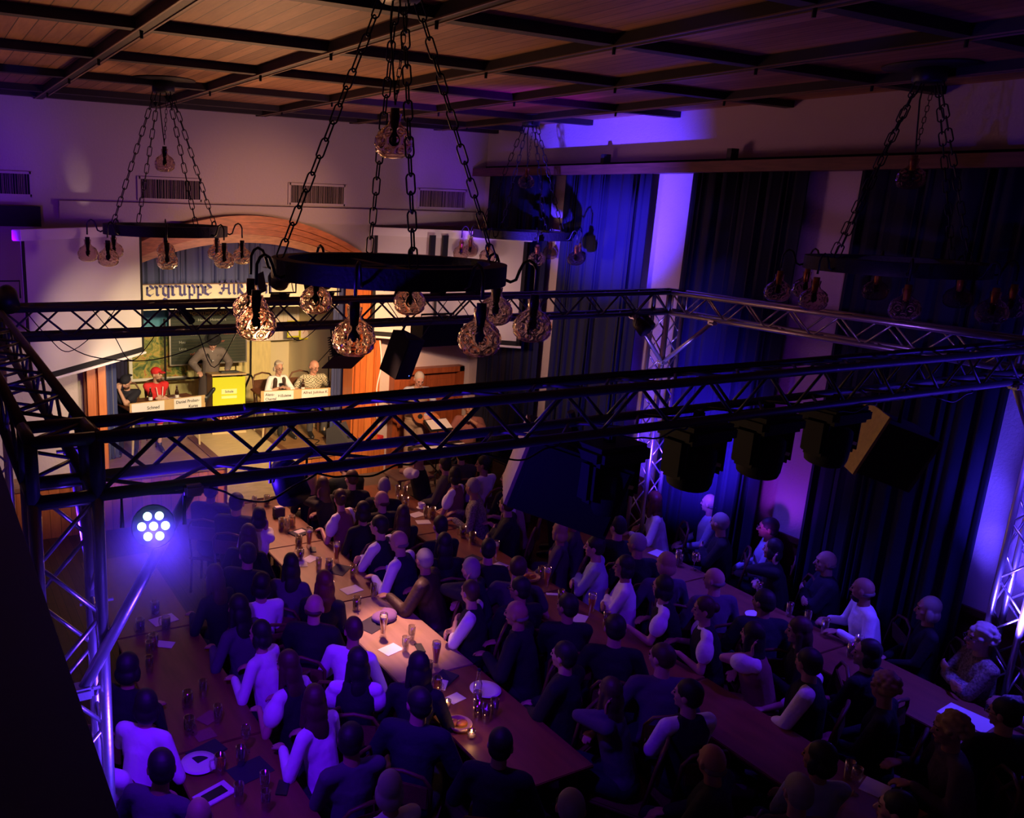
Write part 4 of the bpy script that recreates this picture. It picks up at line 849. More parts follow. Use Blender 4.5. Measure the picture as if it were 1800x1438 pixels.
tag(MB().rbox((2.05, YB_, 3.66), (.20, .06, .06), .01, Matrix.Rotation(.9, 3, 'Y')).tube([(2.0, YB_, 3.66), (2.0, YB_, 3.74)], .01).build('dimmer_box', M_black), 'slim black dimmer box clipped in the far truss lacing', 'dimmer')

# ------------------------------------------------------------------ chandeliers
def bubble_globe():
    """squat glass bulb with rows of raised rings"""
    prof = [(.042, .17), (.040, .15), (.036, .125), (.045, .105), (.075, .085), (.102, .055), (.115, .02), (.117, -.01), (.108, -.045), (.085, -.075), (.055, -.088), (.0, -.092)]
    ts = np.linspace(0, 1, 130); P = np.array(prof); d = np.r_[0, np.cumsum(np.hypot(*np.diff(P, axis=0).T))]; d /= d[-1]; R_ = np.interp(ts, d, P[:, 0]); Z_ = np.interp(ts, d, P[:, 1]); n = 168; M = MB(); cen = []
    for row, (z, k, rr, off) in enumerate(((.066, 8, .026, 0), (.012, 8, .036, .5), (-.048, 8, .030, 0))):
        for i in range(k):
            a = 2*PI*(i+off)/k; cr = float(np.interp(-z, -Z_, R_)); cen.append((cr*math.cos(a), cr*math.sin(a), z, rr))
    vs = []
    for r, z in zip(R_, Z_):
        for k in range(n):
            a = 2*PI*k/n; x, y = r*math.cos(a), r*math.sin(a); dd = 0
            if z < .09:
                for cx_, cy_, cz, rr in cen:
                    e_ = math.sqrt((x-cx_)**2+(y-cy_)**2+(z-cz)**2)
                    if e_ < rr: dd += .0058*math.exp(-((e_-rr*.66)/(rr*.20))**2)
            s = 1+dd/max(r, .02); vs.append((x*s, y*s, z))
    N1 = len(vs)
    for r, z in zip(R_, Z_):
        r2 = max(r-.0035, .001); z2 = z+(.0035 if r < .09 and z < 0 else 0)
        for k in range(n): a = 2*PI*k/n; vs.append((r2*math.cos(a), r2*math.sin(a), z2))
    fs = [(i*n+(k+1) % n, i*n+k, (i+1)*n+k, (i+1)*n+(k+1) % n) for i in range(129) for k in range(n)]
    fs += [(N1+i*n+k, N1+i*n+(k+1) % n, N1+(i+1)*n+(k+1) % n, N1+(i+1)*n+k) for i in range(129) for k in range(n)]
    fs += [(k, (k+1) % n, N1+(k+1) % n, N1+k) for k in range(n)]
    return M.add(vs, fs).mesh('globe_mesh', True)
GLOBE = bubble_globe()
SOCK = MB().lathe([(.028, .20), (.028, .12), (.024, .10), (.024, .07)], n=14).mesh('socket_mesh', True)
BULB = MB().lathe([(.016, .08), (.02, .05), (.028, .02), (.024, -.005), (.008, -.02)], n=14).mesh('bulb_mesh', True)
def chain_mesh(p0, p1, link_l=.115, wl=.046, r=.0052):
    M = MB(); d = p1-p0; L = d.length; d.normalize(); a = d.orthogonal().normalized(); b = d.cross(a); pitch = link_l*.84; n = int(L/pitch)
    for i in range(n):
        c_ = p0+d*(L*(i+.5)/n); u = a if i % 2 else b; pts = []
        hl = link_l/2-wl/2
        for k in range(14):
            t_ = 2*PI*k/14; s_ = math.sin(t_); pts.append(c_+d*(s_*wl/2+(hl if s_ > 0 else -hl))+u*(math.cos(t_)*wl/2))
        M.tube(pts, r, 5, True)
    return M
def chandelier(x, y, label, th=0.0, sock=M_iron, ch=1.4):
    t = thing('chandelier', label, 'chandelier', (x, y, 4.27)); t.rotation_euler = (0, 0, th); H = ZC-4.27
    MB().lathe([(.675, -.055), (.675, .055), (.58, .055), (.58, -.055), (.675, -.055)], n=64, cap=False).build('hoop', M_hoop, t)
    MB().box((0, 0, 0), (1.20, .05, .05)).box((0, 0, 0), (.05, 1.20, .05)).build('cross_bar', M_hoop, t)
    MB().lathe([(.12, H), (.12, H-.12), (.10, H-.14)], n=20).build('canopy', M_black, t, True); MB().lathe([(.34, H-.001), (.34, H-.012), (.12, H-.02)], n=36).build('ceiling_rose', M_beam, t, True)
    for k in range(4):
        a = ch-th+k*PI/2; p1 = Vector((.63*math.cos(a), .63*math.sin(a), .06)); p0 = Vector((.10*math.cos(a), .10*math.sin(a), H-.13)); chain_mesh(p0, p1).build('chain', M_iron, t, True)
    chain_mesh(Vector((.05, 0, H-.13)), Vector((0, 0, .92)), .05, .024, .003).tube([(-.04, 0, H-.13), (-.05, 0, 1.3), (0, 0, .90)], .006).build('centre_cable', M_iron, t)
    def lamp(p, arm=None):
        g = link('glass_globe', GLOBE, M_globe, t, p); g.scale = (.9, .9, .92); link('socket', SOCK, sock, g); link('bulb', BULB, M_iron, g)
    lamp(Vector((0, 0, .70)))
    for k in range(8):
        a = .17+k*PI/4; c_, s_ = math.cos(a), math.sin(a); rr = .84; lamp(Vector((rr*c_, rr*s_, -.28)))
        pts = [(q_*c_, q_*s_, z_) for q_, z_ in ((.66, -.02), (.70, -.035), (.73, -.02), (.745, .03), (.765, .075), (.795, .09), (.82, .075), (.838, .04), (.84, -.07))]
        MB().tube(pts, .009, 7).build('gooseneck_arm', M_iron, t, True)
    return t
chandelier(2.45, 4.28, 'large central chandelier, dark wooden hoop on chains with eight bubble glass globes', -.09, ch=1.256)
chandelier(2.53, 9.40, 'far left chandelier hanging before the stage arch and left screen', .36, ch=1.826)
chandelier(7.58, 9.55, 'far right chandelier beside the room corner and right screen', .2, M_brass)
chandelier(7.30, 4.27, 'near right chandelier with clear globes before the black curtains', -.29, M_brass)

# ------------------------------------------------------------------ long tables of the hall
TB = {}
def hall_table(tc, w_, y0, y1, label, m_):
    t = thing('long_table', label, 'table', (tc, (y0+y1)/2, 0)); L = y1-y0
    MB().rbox((0, 0, .735), (w_, L-.012, .03), .006).build('tabletop', m_, t)
    MB().bb(-w_/2+.06, w_/2-.06, -L/2+.08, L/2-.08, .66, .72).build('apron', M_rail, t)
    for a in (-1, 1):
        for b in (-1, 1): MB().rbox((a*(w_/2-.07), b*(L/2-.12), .35), (.05, .05, .70), .008).build('leg', M_rail, t)
TCS = [1.72, 3.72, 5.50, 7.25]; TWS = [.72, .76, .66, .70]
for tc, w_, ys, row, mm in ((1.72, .72, (3.4, 5.2, 7.0, 8.8), 'leftmost row', (M_tabletop, M_tabletop, M_tabletop)), (3.72, .76, (3.85, 5.35, 6.85, 8.35, 9.85), 'row under the central chandelier', (M_tabletop, M_tabletop2, M_tabletop, M_tabletop)),
                            (5.50, .66, (2.5, 4.35, 6.2, 8.05, 9.9), 'third row from the left', (M_tabletop,)*4), (7.25, .70, (2.6, 4.2, 5.8, 7.4), 'row along the curtained wall', (M_tabletop,)*3)):
    N_ = len(ys)-1
    for i in range(N_):
        pos = ['nearest the camera', 'second from the near end', 'third from the near end', 'fourth from the near end'][i] if i < N_-1 else 'nearest the stage'
        hall_table(tc, w_, ys[i], ys[i+1], 'long wooden table of the %s, %s' % (row, pos), mm[i % len(mm)])

# chair: made once, then copied for each guest
def make_chair():
    t = thing('dining_chair', 'x', 'chair'); wd_ = M_rail
    MB().rbox((0, .02, .445), (.42, .42, .035), .012).build('seat', wd_, t)
    b = MB(); b.tube([(-.18, -.17, .45), (-.19, -.24, .88), (-.14, -.26, .96), (0, -.27, .99), (.14, -.26, .96), (.19, -.24, .88), (.18, -.17, .45)], .015, 8).build('back_frame', wd_, t, True)
    MB().rbox((0, -.245, .80), (.35, .02, .16), .008, Matrix.Rotation(-.12, 3, 'X')).build('backrest', wd_, t)
    for x in (-.18, .18):
        for y in (-.17, .20): MB().tube([(x, y, .43), (x*1.08, y*1.08, 0)], .016, 7).build('leg', wd_, t)
    return t
CH = make_chair(); ch_used = False

GUESTS = [
# px, py, outfit, hair, pose, text
(547,852,'b','y','lap','woman with long blond hair in black at the stage end of the central table'),
(553,858,'b','n','chin','dark haired woman in black resting her cheek by the stage end of the central table'),
(608,820,'k','s','lap','broad man in a black suit sitting right against the stage front'),
(637,852,'k','S','table','man with short brown hair in a black suit near the stage panelling'),
(656,855,'k','g','table','grey haired man in a black suit, back turned, near the stage panelling'),
(588,877,'e','u','table','woman with hair bun, puff sleeves and rose bodice at the central table'),
(672,883,'k','B','lap','balding man in a dark suit behind the woman with the bun'),
(642,903,'b','m','lap','woman in black with a dark bob beside the balding man in a dark suit'),
(640,925,'V','s','cross','dark haired person in a navy vest with folded light sleeves at the central table'),
(693,945,'V','b','table','bald man in white shirt and navy vest resting both arms on the central table'),
(708,915,'b','n','lap','woman with long wavy brown hair behind the bald man in the vest'),
(760,930,'b','s','lap','short haired man in black, left of the third table row behind a bottle'),
(780,950,'b','x','lap','woman with long black hair seen from behind between the two middle rows'),
(752,977,'o','g','reach','grey haired man in a brown leather jacket reaching onto the central table'),
(800,995,'n','G','chin','man with full grey hair in navy, chin in hand, behind the leather jacket man'),
(803,1035,'w','S','cross','brown haired man in a dark vest with bright rolled sleeves by the aisle'),
(903,1070,'k','b','table','bald heavy man in a black suit in the middle of the hall'),
(850,972,'b','s','table','dark haired man in black left of the third row, seen from behind'),
(910,990,'s','S','table','person in a grey shirt with dark hair in the middle of the third row'),
(705,815,'d','y','chin','blond woman in white blouse and black pinafore, hand at her mouth'),
(778,822,'g','s','lap','dark haired bearded man in a grey suit by the band platform'),
(788,845,'e','m','lap','woman with a dark bob and white sleeves beside the grey suited man'),
(813,853,'p','g','table','grey haired man in a plaid shirt at the far end of the third row'),
(847,857,'B','b','table','bald man in a beige vest with white sleeves, hands on the far third table'),
(820,803,'g','s','cross','dark haired man in a grey jacket, back row by the platform'),
(857,810,'i','s','lap','young man with black hair in a white shirt, back row by the platform'),
(893,842,'b','m','lap','dark figure half hidden behind the plywood speaker side'),
(883,883,'k','S','cross','man in a dark suit with clasped hands below the plywood speaker side'),
(957,945,'v','M','lap','fair bobbed person in violet grey right of the third row under the speaker'),
(420,887,'k','s','lap','dark haired guest in black at the far left of the central table'),
(467,907,'i','m','chin','woman with a black bob in a white blouse, left of the central table'),
(372,863,'k','s','lap','tall dark figure in black with a white collar close to the stage front left'),
(440,943,'b','n','table','woman with brown hair in black, left side, behind the woman in the white blouse'),
(460,980,'n','s','table','dark figure in navy at the left side of the central table beside a mug'),
(507,997,'v','x','table','woman with long black hair in violet at the left side of the central table'),
(547,1020,'b','r','lap','woman with long auburn hair seen from behind at the central table'),
(573,1070,'k','B','table','man with a shaved head in black at the left of the pale middle table'),
(610,1110,'W','S','table','short haired guest in a white shirt left of the pale table'),
(653,1147,'d','x','lap','woman with long black hair and one white puff sleeve, left of the central table'),
(423,1037,'i','m','lap','dark bobbed guest in a white top in the blue haze left of centre'),
(420,1073,'v','x','table','long haired guest in violet just below the dark bobbed one in white'),
(500,1167,'d','n','table','woman with very long brown hair and a white left sleeve at the leftmost row'),
(547,1227,'W','n','table','woman with long brown hair in a bright white blouse leaning on the leftmost row'),
(610,1307,'v','s','lap','dark haired guest in violet knit seen from behind at the bottom left'),
(727,1217,'n','s','table','short haired man in navy seen from behind at the near central table'),
(740,1165,'b','x','table','dark long haired guest in black beside two beer glasses on the central table'),
(233,1180,'b','m','table','woman in black with a dark bob behind the left tower'),
(262,1245,'W','m','reach','guest with a bright blue lit white sleeve at the leftmost row'),
(205,1295,'i','s','lap','guest in a white shirt half hidden by the left tower foot'),
(277,1353,'v','s','table','dark haired guest in a violet top at the bottom left corner'),
(337,1413,'n','z','table','guest with a bare shining head at the bottom edge on the left'),
(540,1393,'i','h','lap','white haired guest in a light shirt at the bottom edge'),
(377,1030,'b','n','table','brown haired guest in black in the blue haze beside the lit lamp'),
(395,1115,'i','m','table','guest with a rounded white sleeve right of the leftmost tables'),
(977,1163,'k','s','lap','young dark haired man in a black suit in profile at the near central table'),
(997,1230,'v','n','chin','woman with long brown hair, hand at chin, at the near central table'),
(880,1310,'k','s','table','dark haired man in black suit, back turned, at the near end of the central table'),
(1060,1400,'k','g','table','grey haired man in black at the bottom edge, centre'),
(993,1067,'k','s','cross','dark haired man in a black suit between the third and central rows'),
(1147,1130,'v','S','table','brown haired man in a violet shirt seen from behind'),
(1203,1217,'w','s','lap','dark haired man in a black vest with white sleeves seen from behind'),
(1237,1350,'k','b','lap','older bald man in black with a light collar at the bottom edge'),
(1037,837,'b','b','lap','balding man in black under the large speaker beside the wall'),
(1070,842,'b','m','lap','dark figure next to the balding man under the large speaker'),
(1130,883,'W','r','reach','woman with auburn hair in a white blouse stretching an arm before the far tower'),
(1247,885,'l','b','lap','bald man in a light blue shirt against the blue lit curtain'),
(1268,920,'b','g','cross','grey haired man in dark clothes in front of the man in light blue'),
(1347,928,'l','s','lap','dark haired man in a light blue shirt before the violet pier'),
(1357,967,'b','m','chin','guest in black with hand at face below the man before the violet pier'),
(1447,987,'n','b','cross','bald man in navy before the black curtain'),
(1007,923,'g','g','cross','grey haired guest in a grey jacket left of the wall row, far part'),
(1050,967,'l','s','cross','dark haired guest in a pale blue shirt, left of the wall row'),
(1107,940,'b','s','table','dark haired guest in black left of the far wall row table'),
(1125,960,'b','g','table','grey haired guest in black beside white papers on the wall row'),
(1160,987,'v','M','table','fair bobbed guest in violet left of the wall row'),
(1228,1010,'v','b','table','bald man in a violet shirt seen from behind at the wall row'),
(1093,1013,'i','m','cross','dark bobbed guest in a white top right of the third row'),
(1150,1047,'d','m','reach','woman with a black bob and low cut pinafore right of the third row'),
(1200,1063,'d','u','table','woman with dark pinned hair, white sleeves and black bodice in the third row'),
(1317,1047,'n','s','table','dark haired man in navy beside the empty plate on the wall row'),
(1263,1133,'e','x','chin','woman with long black hair and rose bodice, hand at chin, near third row'),
(1337,1140,'w','s','lap','dark haired man in a vest with a bright sleeve at the near third row'),
(943,1040,'k','s','lap','dark haired guest in black left of the third row near the bread basket'),
(1070,1090,'b','s','table','black clad guest with dark hair in front of the tall beer'),
(1380,1113,'b','n','table','dark long haired guest left of the near wall row table'),
(1522,1041,'i','b','table','bald bearded man in a bright white shirt by the black curtain'),
(1628,1072,'b','h','lap','woman with white bobbed hair in black by the right wall'),
(1717,1119,'p','C','cross','guest with white curls and a patterned blouse before the right tower'),
(1785,1200,'p','C','table','guest with white curls cut off by the right photo edge'),
(1553,1208,'b','c','lap','guest with light curly hair in black seen from behind at the lower right'),
(1500,1140,'b','m','lap','dark guest left of the near wall row table, half in shadow'),
(1670,1283,'v','c','table','curly haired guest in violet beside the blue lit table corner'),
(1764,1254,'b','s','table','dark haired guest at the blue lit table corner by the right edge'),
(1395,1376,'v','G','table','grey haired guest in violet at the bottom edge near the candle'),
(1475,1345,'l','m','cross','dark bobbed guest in pale blue, arms crossed, lower right'),
(1600,1390,'b','s','lap','dark haired guest in black at the bottom edge on the right'),
]
# seats: push neighbours apart until nobody sits inside another, keeping clear of the tables
SEAT = []
for g in GUESTS:
    P = at(g[0], g[1], 1.235); side = min(range(4), key=lambda i: abs(abs(P.x-TCS[i])-.62)); SEAT.append([P.x, P.y, side, P.x < TCS[side], P.x, P.y])
for it in range(60):
    for i in range(len(SEAT)):
        for j in range(i):
            A, B = SEAT[i], SEAT[j]; dx, dy = A[0]-B[0], A[1]-B[1]; d = math.hypot(dx, dy*.95) or .01
            if d < .50: k = (.50-d)/d*.25; A[0] += dx*k*.6; B[0] -= dx*k*.6; A[1] += (dy or .01)*k; B[1] -= (dy or .01)*k
    for A in SEAT:
        A[0] += (A[4]-A[0])*.04; A[1] += (A[5]-A[1])*.03; tc, e = TCS[A[2]], TWS[A[2]]/2+.16
        if abs(A[0]-tc) < e: A[0] = tc+(-e if A[3] else e)
rs = random.Random(5)
for gi, (px_, py_, ofit, hr, pose, lb) in enumerate(GUESTS):
    P = at(px_, py_, 1.235)
    P.x, P.y = SEAT[gi][:2]; side = SEAT[gi][2]; tc = TCS[side]; w_ = TWS[side]; left = SEAT[gi][3]
    stageward = math.atan2(4.4-P.x, 13-P.y)                       # heading towards the stage
    off = rs.uniform(-.12, .12)
    hd = (stageward*.45+(.62 if left else -.62)+off)
    if pose == 'lap': hd = stageward+(.28 if left else -.28)+off
    key = pose+('C' if (pose in ('lap', 'cross', 'table') and rs.random() < .3) else ('L' if left else 'R'))
    PS = POSES[key]; h = Vector((math.sin(hd), math.cos(hd), 0)); bx = P-h*PS.hd.y
    e = w_/2+.22
    if abs(bx.x-tc) < e: bx.x = tc+(-e if left else e)
    root = thing('person', lb, 'person', (bx.x, bx.y, P.z-PS.hd.z), -hd)
    fem = OUTFIT[ofit][1] == 'skirt' or HS[hr][0] in ('long', 'bob', 'bun'); k = rs.uniform(.94, 1.02)*(.90 if fem else 1.0); root.scale = (k*rs.uniform(.98, 1.08), k, 1)
    oc = OUTFIT[ofit]; dress(root, key, oc, HS[hr], M_skin[gi % 3], beard='s' if 'bearded' in lb else None, glasses=(gi % 5 == 2), eyes=True)
    c_ = CH if not ch_used else copy_tree(CH); ch_used = True
    c_.location = (bx.x, bx.y, 0); c_.rotation_euler = (0, 0, -hd)
    tag(c_, ' '.join(('wooden chair of the '+lb).split()[:16]), 'chair')

# ------------------------------------------------------------------ people on the stage and the two musicians
def add_pose(k, P): POSES[k] = P; return k
def stage_person(label, x, y, z, rz, key, outfit, hair, skin, **kw):
    root = thing('person', label, 'person', (x, y, z), rz); dress(root, key, outfit, hair, skin, **kw); return root
Zs = ZS
# table guests face the hall (-y): rotate by pi
K = add_pose('elbow', Pose([((.12, .30, .98+.12), (-.1, -.1, 1), (0, -1, .2), (.4, .6, -1)), ((-.24, .36, .80), (.3, .9, 0), D)], yaw=-.5, pitch=.42, lean=.15, curl=.9))
p = stage_person('person in dark T-shirt and reversed cap, head propped on a hand, on stage', 2.80, 12.84, Zs, PI-.25, K, ([('t_shirt', 'short', 'navy')], 'trousers', 'navy'), (None, 's'), M_skin[0], beard='n')
p.scale = (.92, .95, .90); HM = POSES[K].headmat(); o = link('cap', HAIRM['cap'], FAB['navy'], p); o.matrix_local = HM@Matrix.Rotation(PI, 4, 'Z')
lg = [(Vector((-.09, .02, .53)), Vector((-.16, .42, .62)), Vector((-.30, .72, .86)), Vector((-.36, .80, .98))), (Vector((.09, .02, .53)), Vector((.12, .43, .52)), Vector((.12, .38, .10)), Vector((.13, .54, .035)))]
lg = [(Vector((-.09, .02, .53)), Vector((-.34, .32, .66)), Vector((-.66, .52, .84)), Vector((-.78, .56, .98))), lg[1]]
K = add_pose('redcap', Pose([((.10, .24, .86), (-.9, .2, 0), (0, -1, 0), (.6, .1, -.8)), ((-.10, .27, .84), (.9, .2, 0), (0, -1, 0), (-.6, .1, -.8))], yaw=.55, pitch=-.05, lean=-.02, legs=[lg[0], lg[1]]))
p = stage_person('person in red shirt and red cap with one bare leg propped on the table', 3.27, 12.90, Zs, PI+.12, K, ([('shirt', 'short', 'red')], 'shorts', 'red'), (None, 's'), M_skin[0], beard='n')
p.scale = (.92, .95, .92); HM = POSES[K].headmat(); o = link('cap', HAIRM['cap'], FAB['red'], p); o.matrix_local = HM
t_ = MB().tube([(-.06, .145, 1.03), (-.03, .175, .80)], .008).tube([(.06, .145, 1.03), (.03, .175, .80)], .008); t_.build('shirt_cord', M_white, p)
K = add_pose('lectern', Pose([((-.25, .30, 1.12), (.2, .9, -.2), D), ((.24, .28, 1.10), (-.1, .9, -.2), D)], pitch=.55, lean=.03, bend=.12, stand=True))
p = stage_person('person in a long brown tweed coat and black bowler hat bending over the lectern', 4.40, 13.66, Zs, PI-.15, K, ([('shirt', 'long', 'white')], 'trousers', 'black'), HS['g'], M_skin[2])
p.scale = (.95, .95, .92); PS = POSES[K]
M = MB(); g = .035; M.ell(PS.pel, (.20, .17, .14)); M.caps(PS.pel, PS.ch, .16, .155); M.ell(PS.ch, (.195, .135, .17)); M.caps(PS.sh[0], PS.sh[1], .085, .085)
for i, (E_, W_, d_, n_) in enumerate(PS.arms): M.caps(PS.sh[i], E_, .082, .07); M.caps(E_, E_+(W_-E_)*.92, .068, .058)
M.tube([PS.pel+Vector((0, 0, .05)), Vector((0, -.04, .6)), Vector((0, -.06, .28))], [.19, .22, .26], 20)
link('overcoat', M.remesh('coat_mesh', .016, 3), FAB['tweed'], p)
M = MB(); yb = .165
for q in (-1, 1): M.add([(q*.01, yb+.085, 1.24), (q*.105, yb+.075, 1.40), (q*.065, yb+.035, 1.50), (q*.02, yb+.085, 1.32)], [(0, 1, 2, 3)])
o = M.build('velvet_lapels', M_matte, p); s = o.modifiers.new('t', 'SOLIDIFY'); s.thickness = .02
MB().box((0, yb+.075, 1.36), (.045, .012, .16), Matrix.Rotation(.2, 3, 'X')).build('tie', mat('grey_tie', (.35, .35, .38), .6), p)
H_ = MB().lathe([(.0, .175), (.05, .17), (.083, .14), (.094, .09), (.097, .045), (.10, .04), (.138, .050), (.150, .062), (.148, .05), (.13, .036), (.09, .03)], n=28); o = link('bowler_hat', H_.mesh('hat', True), M_matte, p); o.matrix_local = PS.headmat()@Matrix.Translation((0, -.01, .03))@Matrix.Rotation(-.12, 4, 'X')
K = add_pose('phone', Pose([((-.04, .30, .90), (.5, .5, .3), (.3, -.3, -1), (-1, .2, -.8)), ((.10, .30, .90), (-.4, .6, .3), (0, -.1, -1), (1, .2, -.8))], pitch=.18, yaw=-.1, lean=.06))
p = stage_person('woman with grey bobbed hair in white blouse and dark waistcoat looking at a phone', 5.26, 12.84, Zs, PI+.12, K, ([('blouse', 'rolled', 'white')], 'trousers', 'black'), ('curls', 'w'), M_skin[0], glasses=True)
p.scale = (.80, .92, .93); PS = POSES[K]; M = MB()
for q in (-1, 1): M.caps(PS.nk+Vector((q*.10, .07, -.05)), PS.pel+Vector((q*.11, .13, .10)), .045, .05).caps(PS.nk+Vector((q*.10, -.07, -.05)), PS.pel+Vector((q*.08, -.11, .10)), .06, .06)
link('waistcoat', M.remesh('waistcoat_mesh', .014, 2), FAB['brown'], p)
q = tag(MB().rbox((5.28, 12.56, Zs+.86), (.075, .15, .012), .004, Matrix.Rotation(.6, 3, 'X')).build('phone', M_black), 'black phone held by the woman on stage', 'phone')
K = add_pose('checkman', Pose([((-.22, .30, .84), (.6, .8, 0), D), ((.20, .32, .86), (-.8, .5, .1), D)], pitch=.30, yaw=.30, lean=.10, curl=1.0))
p = stage_person('bald person with glasses in a checked short sleeved shirt at the right stage table', 5.90, 12.82, Zs, PI-.10, K, ([('shirt', 'short', 'check')], 'trousers', 'grey'), ('fringe', 'g'), M_skin[2], glasses=True)
p.scale = (1.02, 1.0, .93)
MB().lathe([(.036, -.015), (.036, .015)], POSES[K].arms[0][1]-Vector((0, .05, 0)), 14, Matrix.Rotation(PI/2, 3, 'X')).build('wrist_watch', M_black, p)
for x, y, rz, lb in ((2.78, 12.86, PI-.25, 'chair under the person in the dark T-shirt on stage'), (3.36, 12.92, PI+.12, 'chair under the person in red on stage'), (5.17, 12.86, PI+.12, 'chair under the woman with the phone on stage'), (5.80, 12.84, PI-.1, 'chair under the bald person in checks on stage')):
    c_ = copy_tree(CH); c_.location = (x, y, Zs); c_.rotation_euler = (0, 0, rz); c_['label'] = 'wooden '+lb
K = add_pose('guitar', Pose([((-.10, .24, 1.10), (-.3, .6, -.6), (0, -1, 0), (-1, -.3, -.3)), ((.46, .24, 1.30), (.1, .2, .9), (-.3, -1, 0), (.6, -.3, -1))], pitch=.55, yaw=.1, lean=.02, bend=.05, stand=True, curl=.9))
gp = stage_person('person with short white hair in a beige vest playing a guitar on the platform', 7.0, 11.15, .30, PI-.35, K, ([('shirt', 'long', 'blue'), ('vest', 'vest', 'beige')], 'trousers', 'beige'), ('crew', 'w'), M_skin[2])
t = thing('acoustic_guitar', 'orange brown acoustic guitar held by the guitarist', 'guitar', (7.0, 11.15, .30), PI-.35); G = Matrix.Rotation(-.42, 3, 'Y')
o_ = Vector((-.08, .20, 1.06))
def gout(k):
    pts = []
    for i in range(40):
        a = 2*PI*i/40; x = math.cos(a)*.24; r = .15+.045*(-math.cos(a))-.05*math.exp(-((x-.02)/.07)**2); pts.append((x-.05, math.sin(a)*r*k))
    return pts
M = MB(); n = 40; pts = gout(1); M.add([o_+G@Vector((a, -.05, b)) for a, b in pts]+[o_+G@Vector((a, .05, b)) for a, b in pts], [tuple(range(n)), tuple(reversed(range(n, 2*n)))]+[(i, n+i, n+(i+1) % n, (i+1) % n) for i in range(n)])
M.build('guitar_body', M_door, t); M = MB(); M.add([o_+G@Vector((a*.98, .052, b*.97)) for a, b in pts], [tuple(reversed(range(n)))]); M.build('soundboard', M_arch, t)
MB().box(o_+G@Vector((.40, .045, 0)), (.42, .02, .045), G).build('neck', M_rail, t); MB().box(o_+G@Vector((.66, .045, 0)), (.13, .018, .065), G).build('headstock', M_rail, t); MB().lathe([(.04, 0), (.04, .001)], o_+G@Vector((.06, .054, 0)), 18, G@Matrix.Rotation(-PI/2, 3, 'X')).build('sound_hole', M_matte, t)
MB().tube([o_+Vector((-.2, -.02, 0)), (-.12, -.12, 1.35), (.02, -.04, 1.52), (.13, .06, 1.50), o_+G@Vector((.45, 0, 0))], .014).build('strap', M_matte, t)
K = add_pose('cup', Pose([((-.03, .27, 1.08), (.5, .4, .5), (0, -.8, -.6), (-1, .3, -.5)), ((.20, .38, .84), (-.6, .8, 0), D)], yaw=.4, pitch=.05, lean=.05, curl=.9))
stage_person('person in a pinkish shirt drinking from a white cup behind the rear keyboard', 7.75, 10.72, .30, PI-.7, K, ([('shirt', 'rolled', 'rose')], 'trousers', 'navy'), ('crew', 'n'), M_skin[1], beard='n')
c_ = copy_tree(CH); c_.location = (7.75, 10.72, .30); c_.rotation_euler = (0, 0, PI-.7); c_['label'] = 'wooden chair under the keyboard player on the platform'
t = thing('white_cup', 'white cup held at the mouth of the keyboard player', 'cup', (7.57, 10.49, 1.36)); MB().lathe([(.0, 0), (.03, 0), (.042, .08), (.038, .08), (.028, .008), (0, .008)], n=18, cap=False).build('cup_body', M_white, t, True)

# ------------------------------------------------------------------ things on the hall tables
def glass_thing(kind):
    t = thing(kind, 'x', 'glass')
    if kind == 'wheat_beer_glass':
        MB().lathe([(.030, 0), (.032, .01), (.024, .04), (.028, .10), (.040, .20), (.037, .24), (.035, .24), (.037, .2), (.026, .10), (.022, .05), (0, .03)], n=18, cap=False).build('glass_body', M_glass, t, True)
        MB().lathe([(.0, .032), (.021, .045), (.026, .10), (.036, .19), (0, .19)], n=16, cap=False).build('beer', M_beer, t, True); MB().lathe([(.036, .19), (.036, .215), (0, .22)], n=16, cap=False).build('foam', M_foam, t, True)
    if kind in ('beer_mug', 'dark_mug'):
        MB().lathe([(.040, 0), (.042, .01), (.041, .14), (.037, .14), (.036, .015), (0, .015)], n=18, cap=False).build('glass_body', M_glass, t, True)
        MB().tube([(.04, 0, .12), (.07, 0, .11), (.075, 0, .07), (.065, 0, .035), (.04, 0, .03)], .007, 6).build('handle', M_glass, t, True)
        MB().lathe([(0, .016), (.0355, .016), (.0365, .095), (0, .095)], n=16, cap=False).build('drink', M_beer if kind == 'beer_mug' else M_dark_drink, t, True)
    if kind == 'tumbler':
        MB().lathe([(.028, 0), (.030, .01), (.034, .15), (.031, .15), (.027, .012), (0, .012)], n=16, cap=False).build('glass_body', M_glass, t, True); MB().lathe([(0, .013), (.0265, .013), (.028, .05), (0, .05)], n=14, cap=False).build('water', M_glass, t, True)
    if kind == 'wine_glass':
        MB().lathe([(.034, 0), (.034, .004), (.005, .008), (.004, .09), (.025, .11), (.037, .15), (.033, .21), (.031, .21), (.034, .15), (.02, .115), (0, .105)], n=18, cap=False).build('glass_body', M_glass, t, True)
    return t
PROTO = {}
def item(kind, px_, py_, label):
    P = at(px_, py_, .75); i = min(range(4), key=lambda q: abs(P.x-TCS[q])); e = TWS[i]/2-.06; P.x = min(max(P.x, TCS[i]-e), TCS[i]+e)
    if kind in PROTO: t = copy_tree(PROTO[kind])
    else: t = PROTO[kind] = glass_thing(kind)
    t.location = P; t.rotation_euler = (0, 0, rs.uniform(0, 6)); t['label'] = label; return t
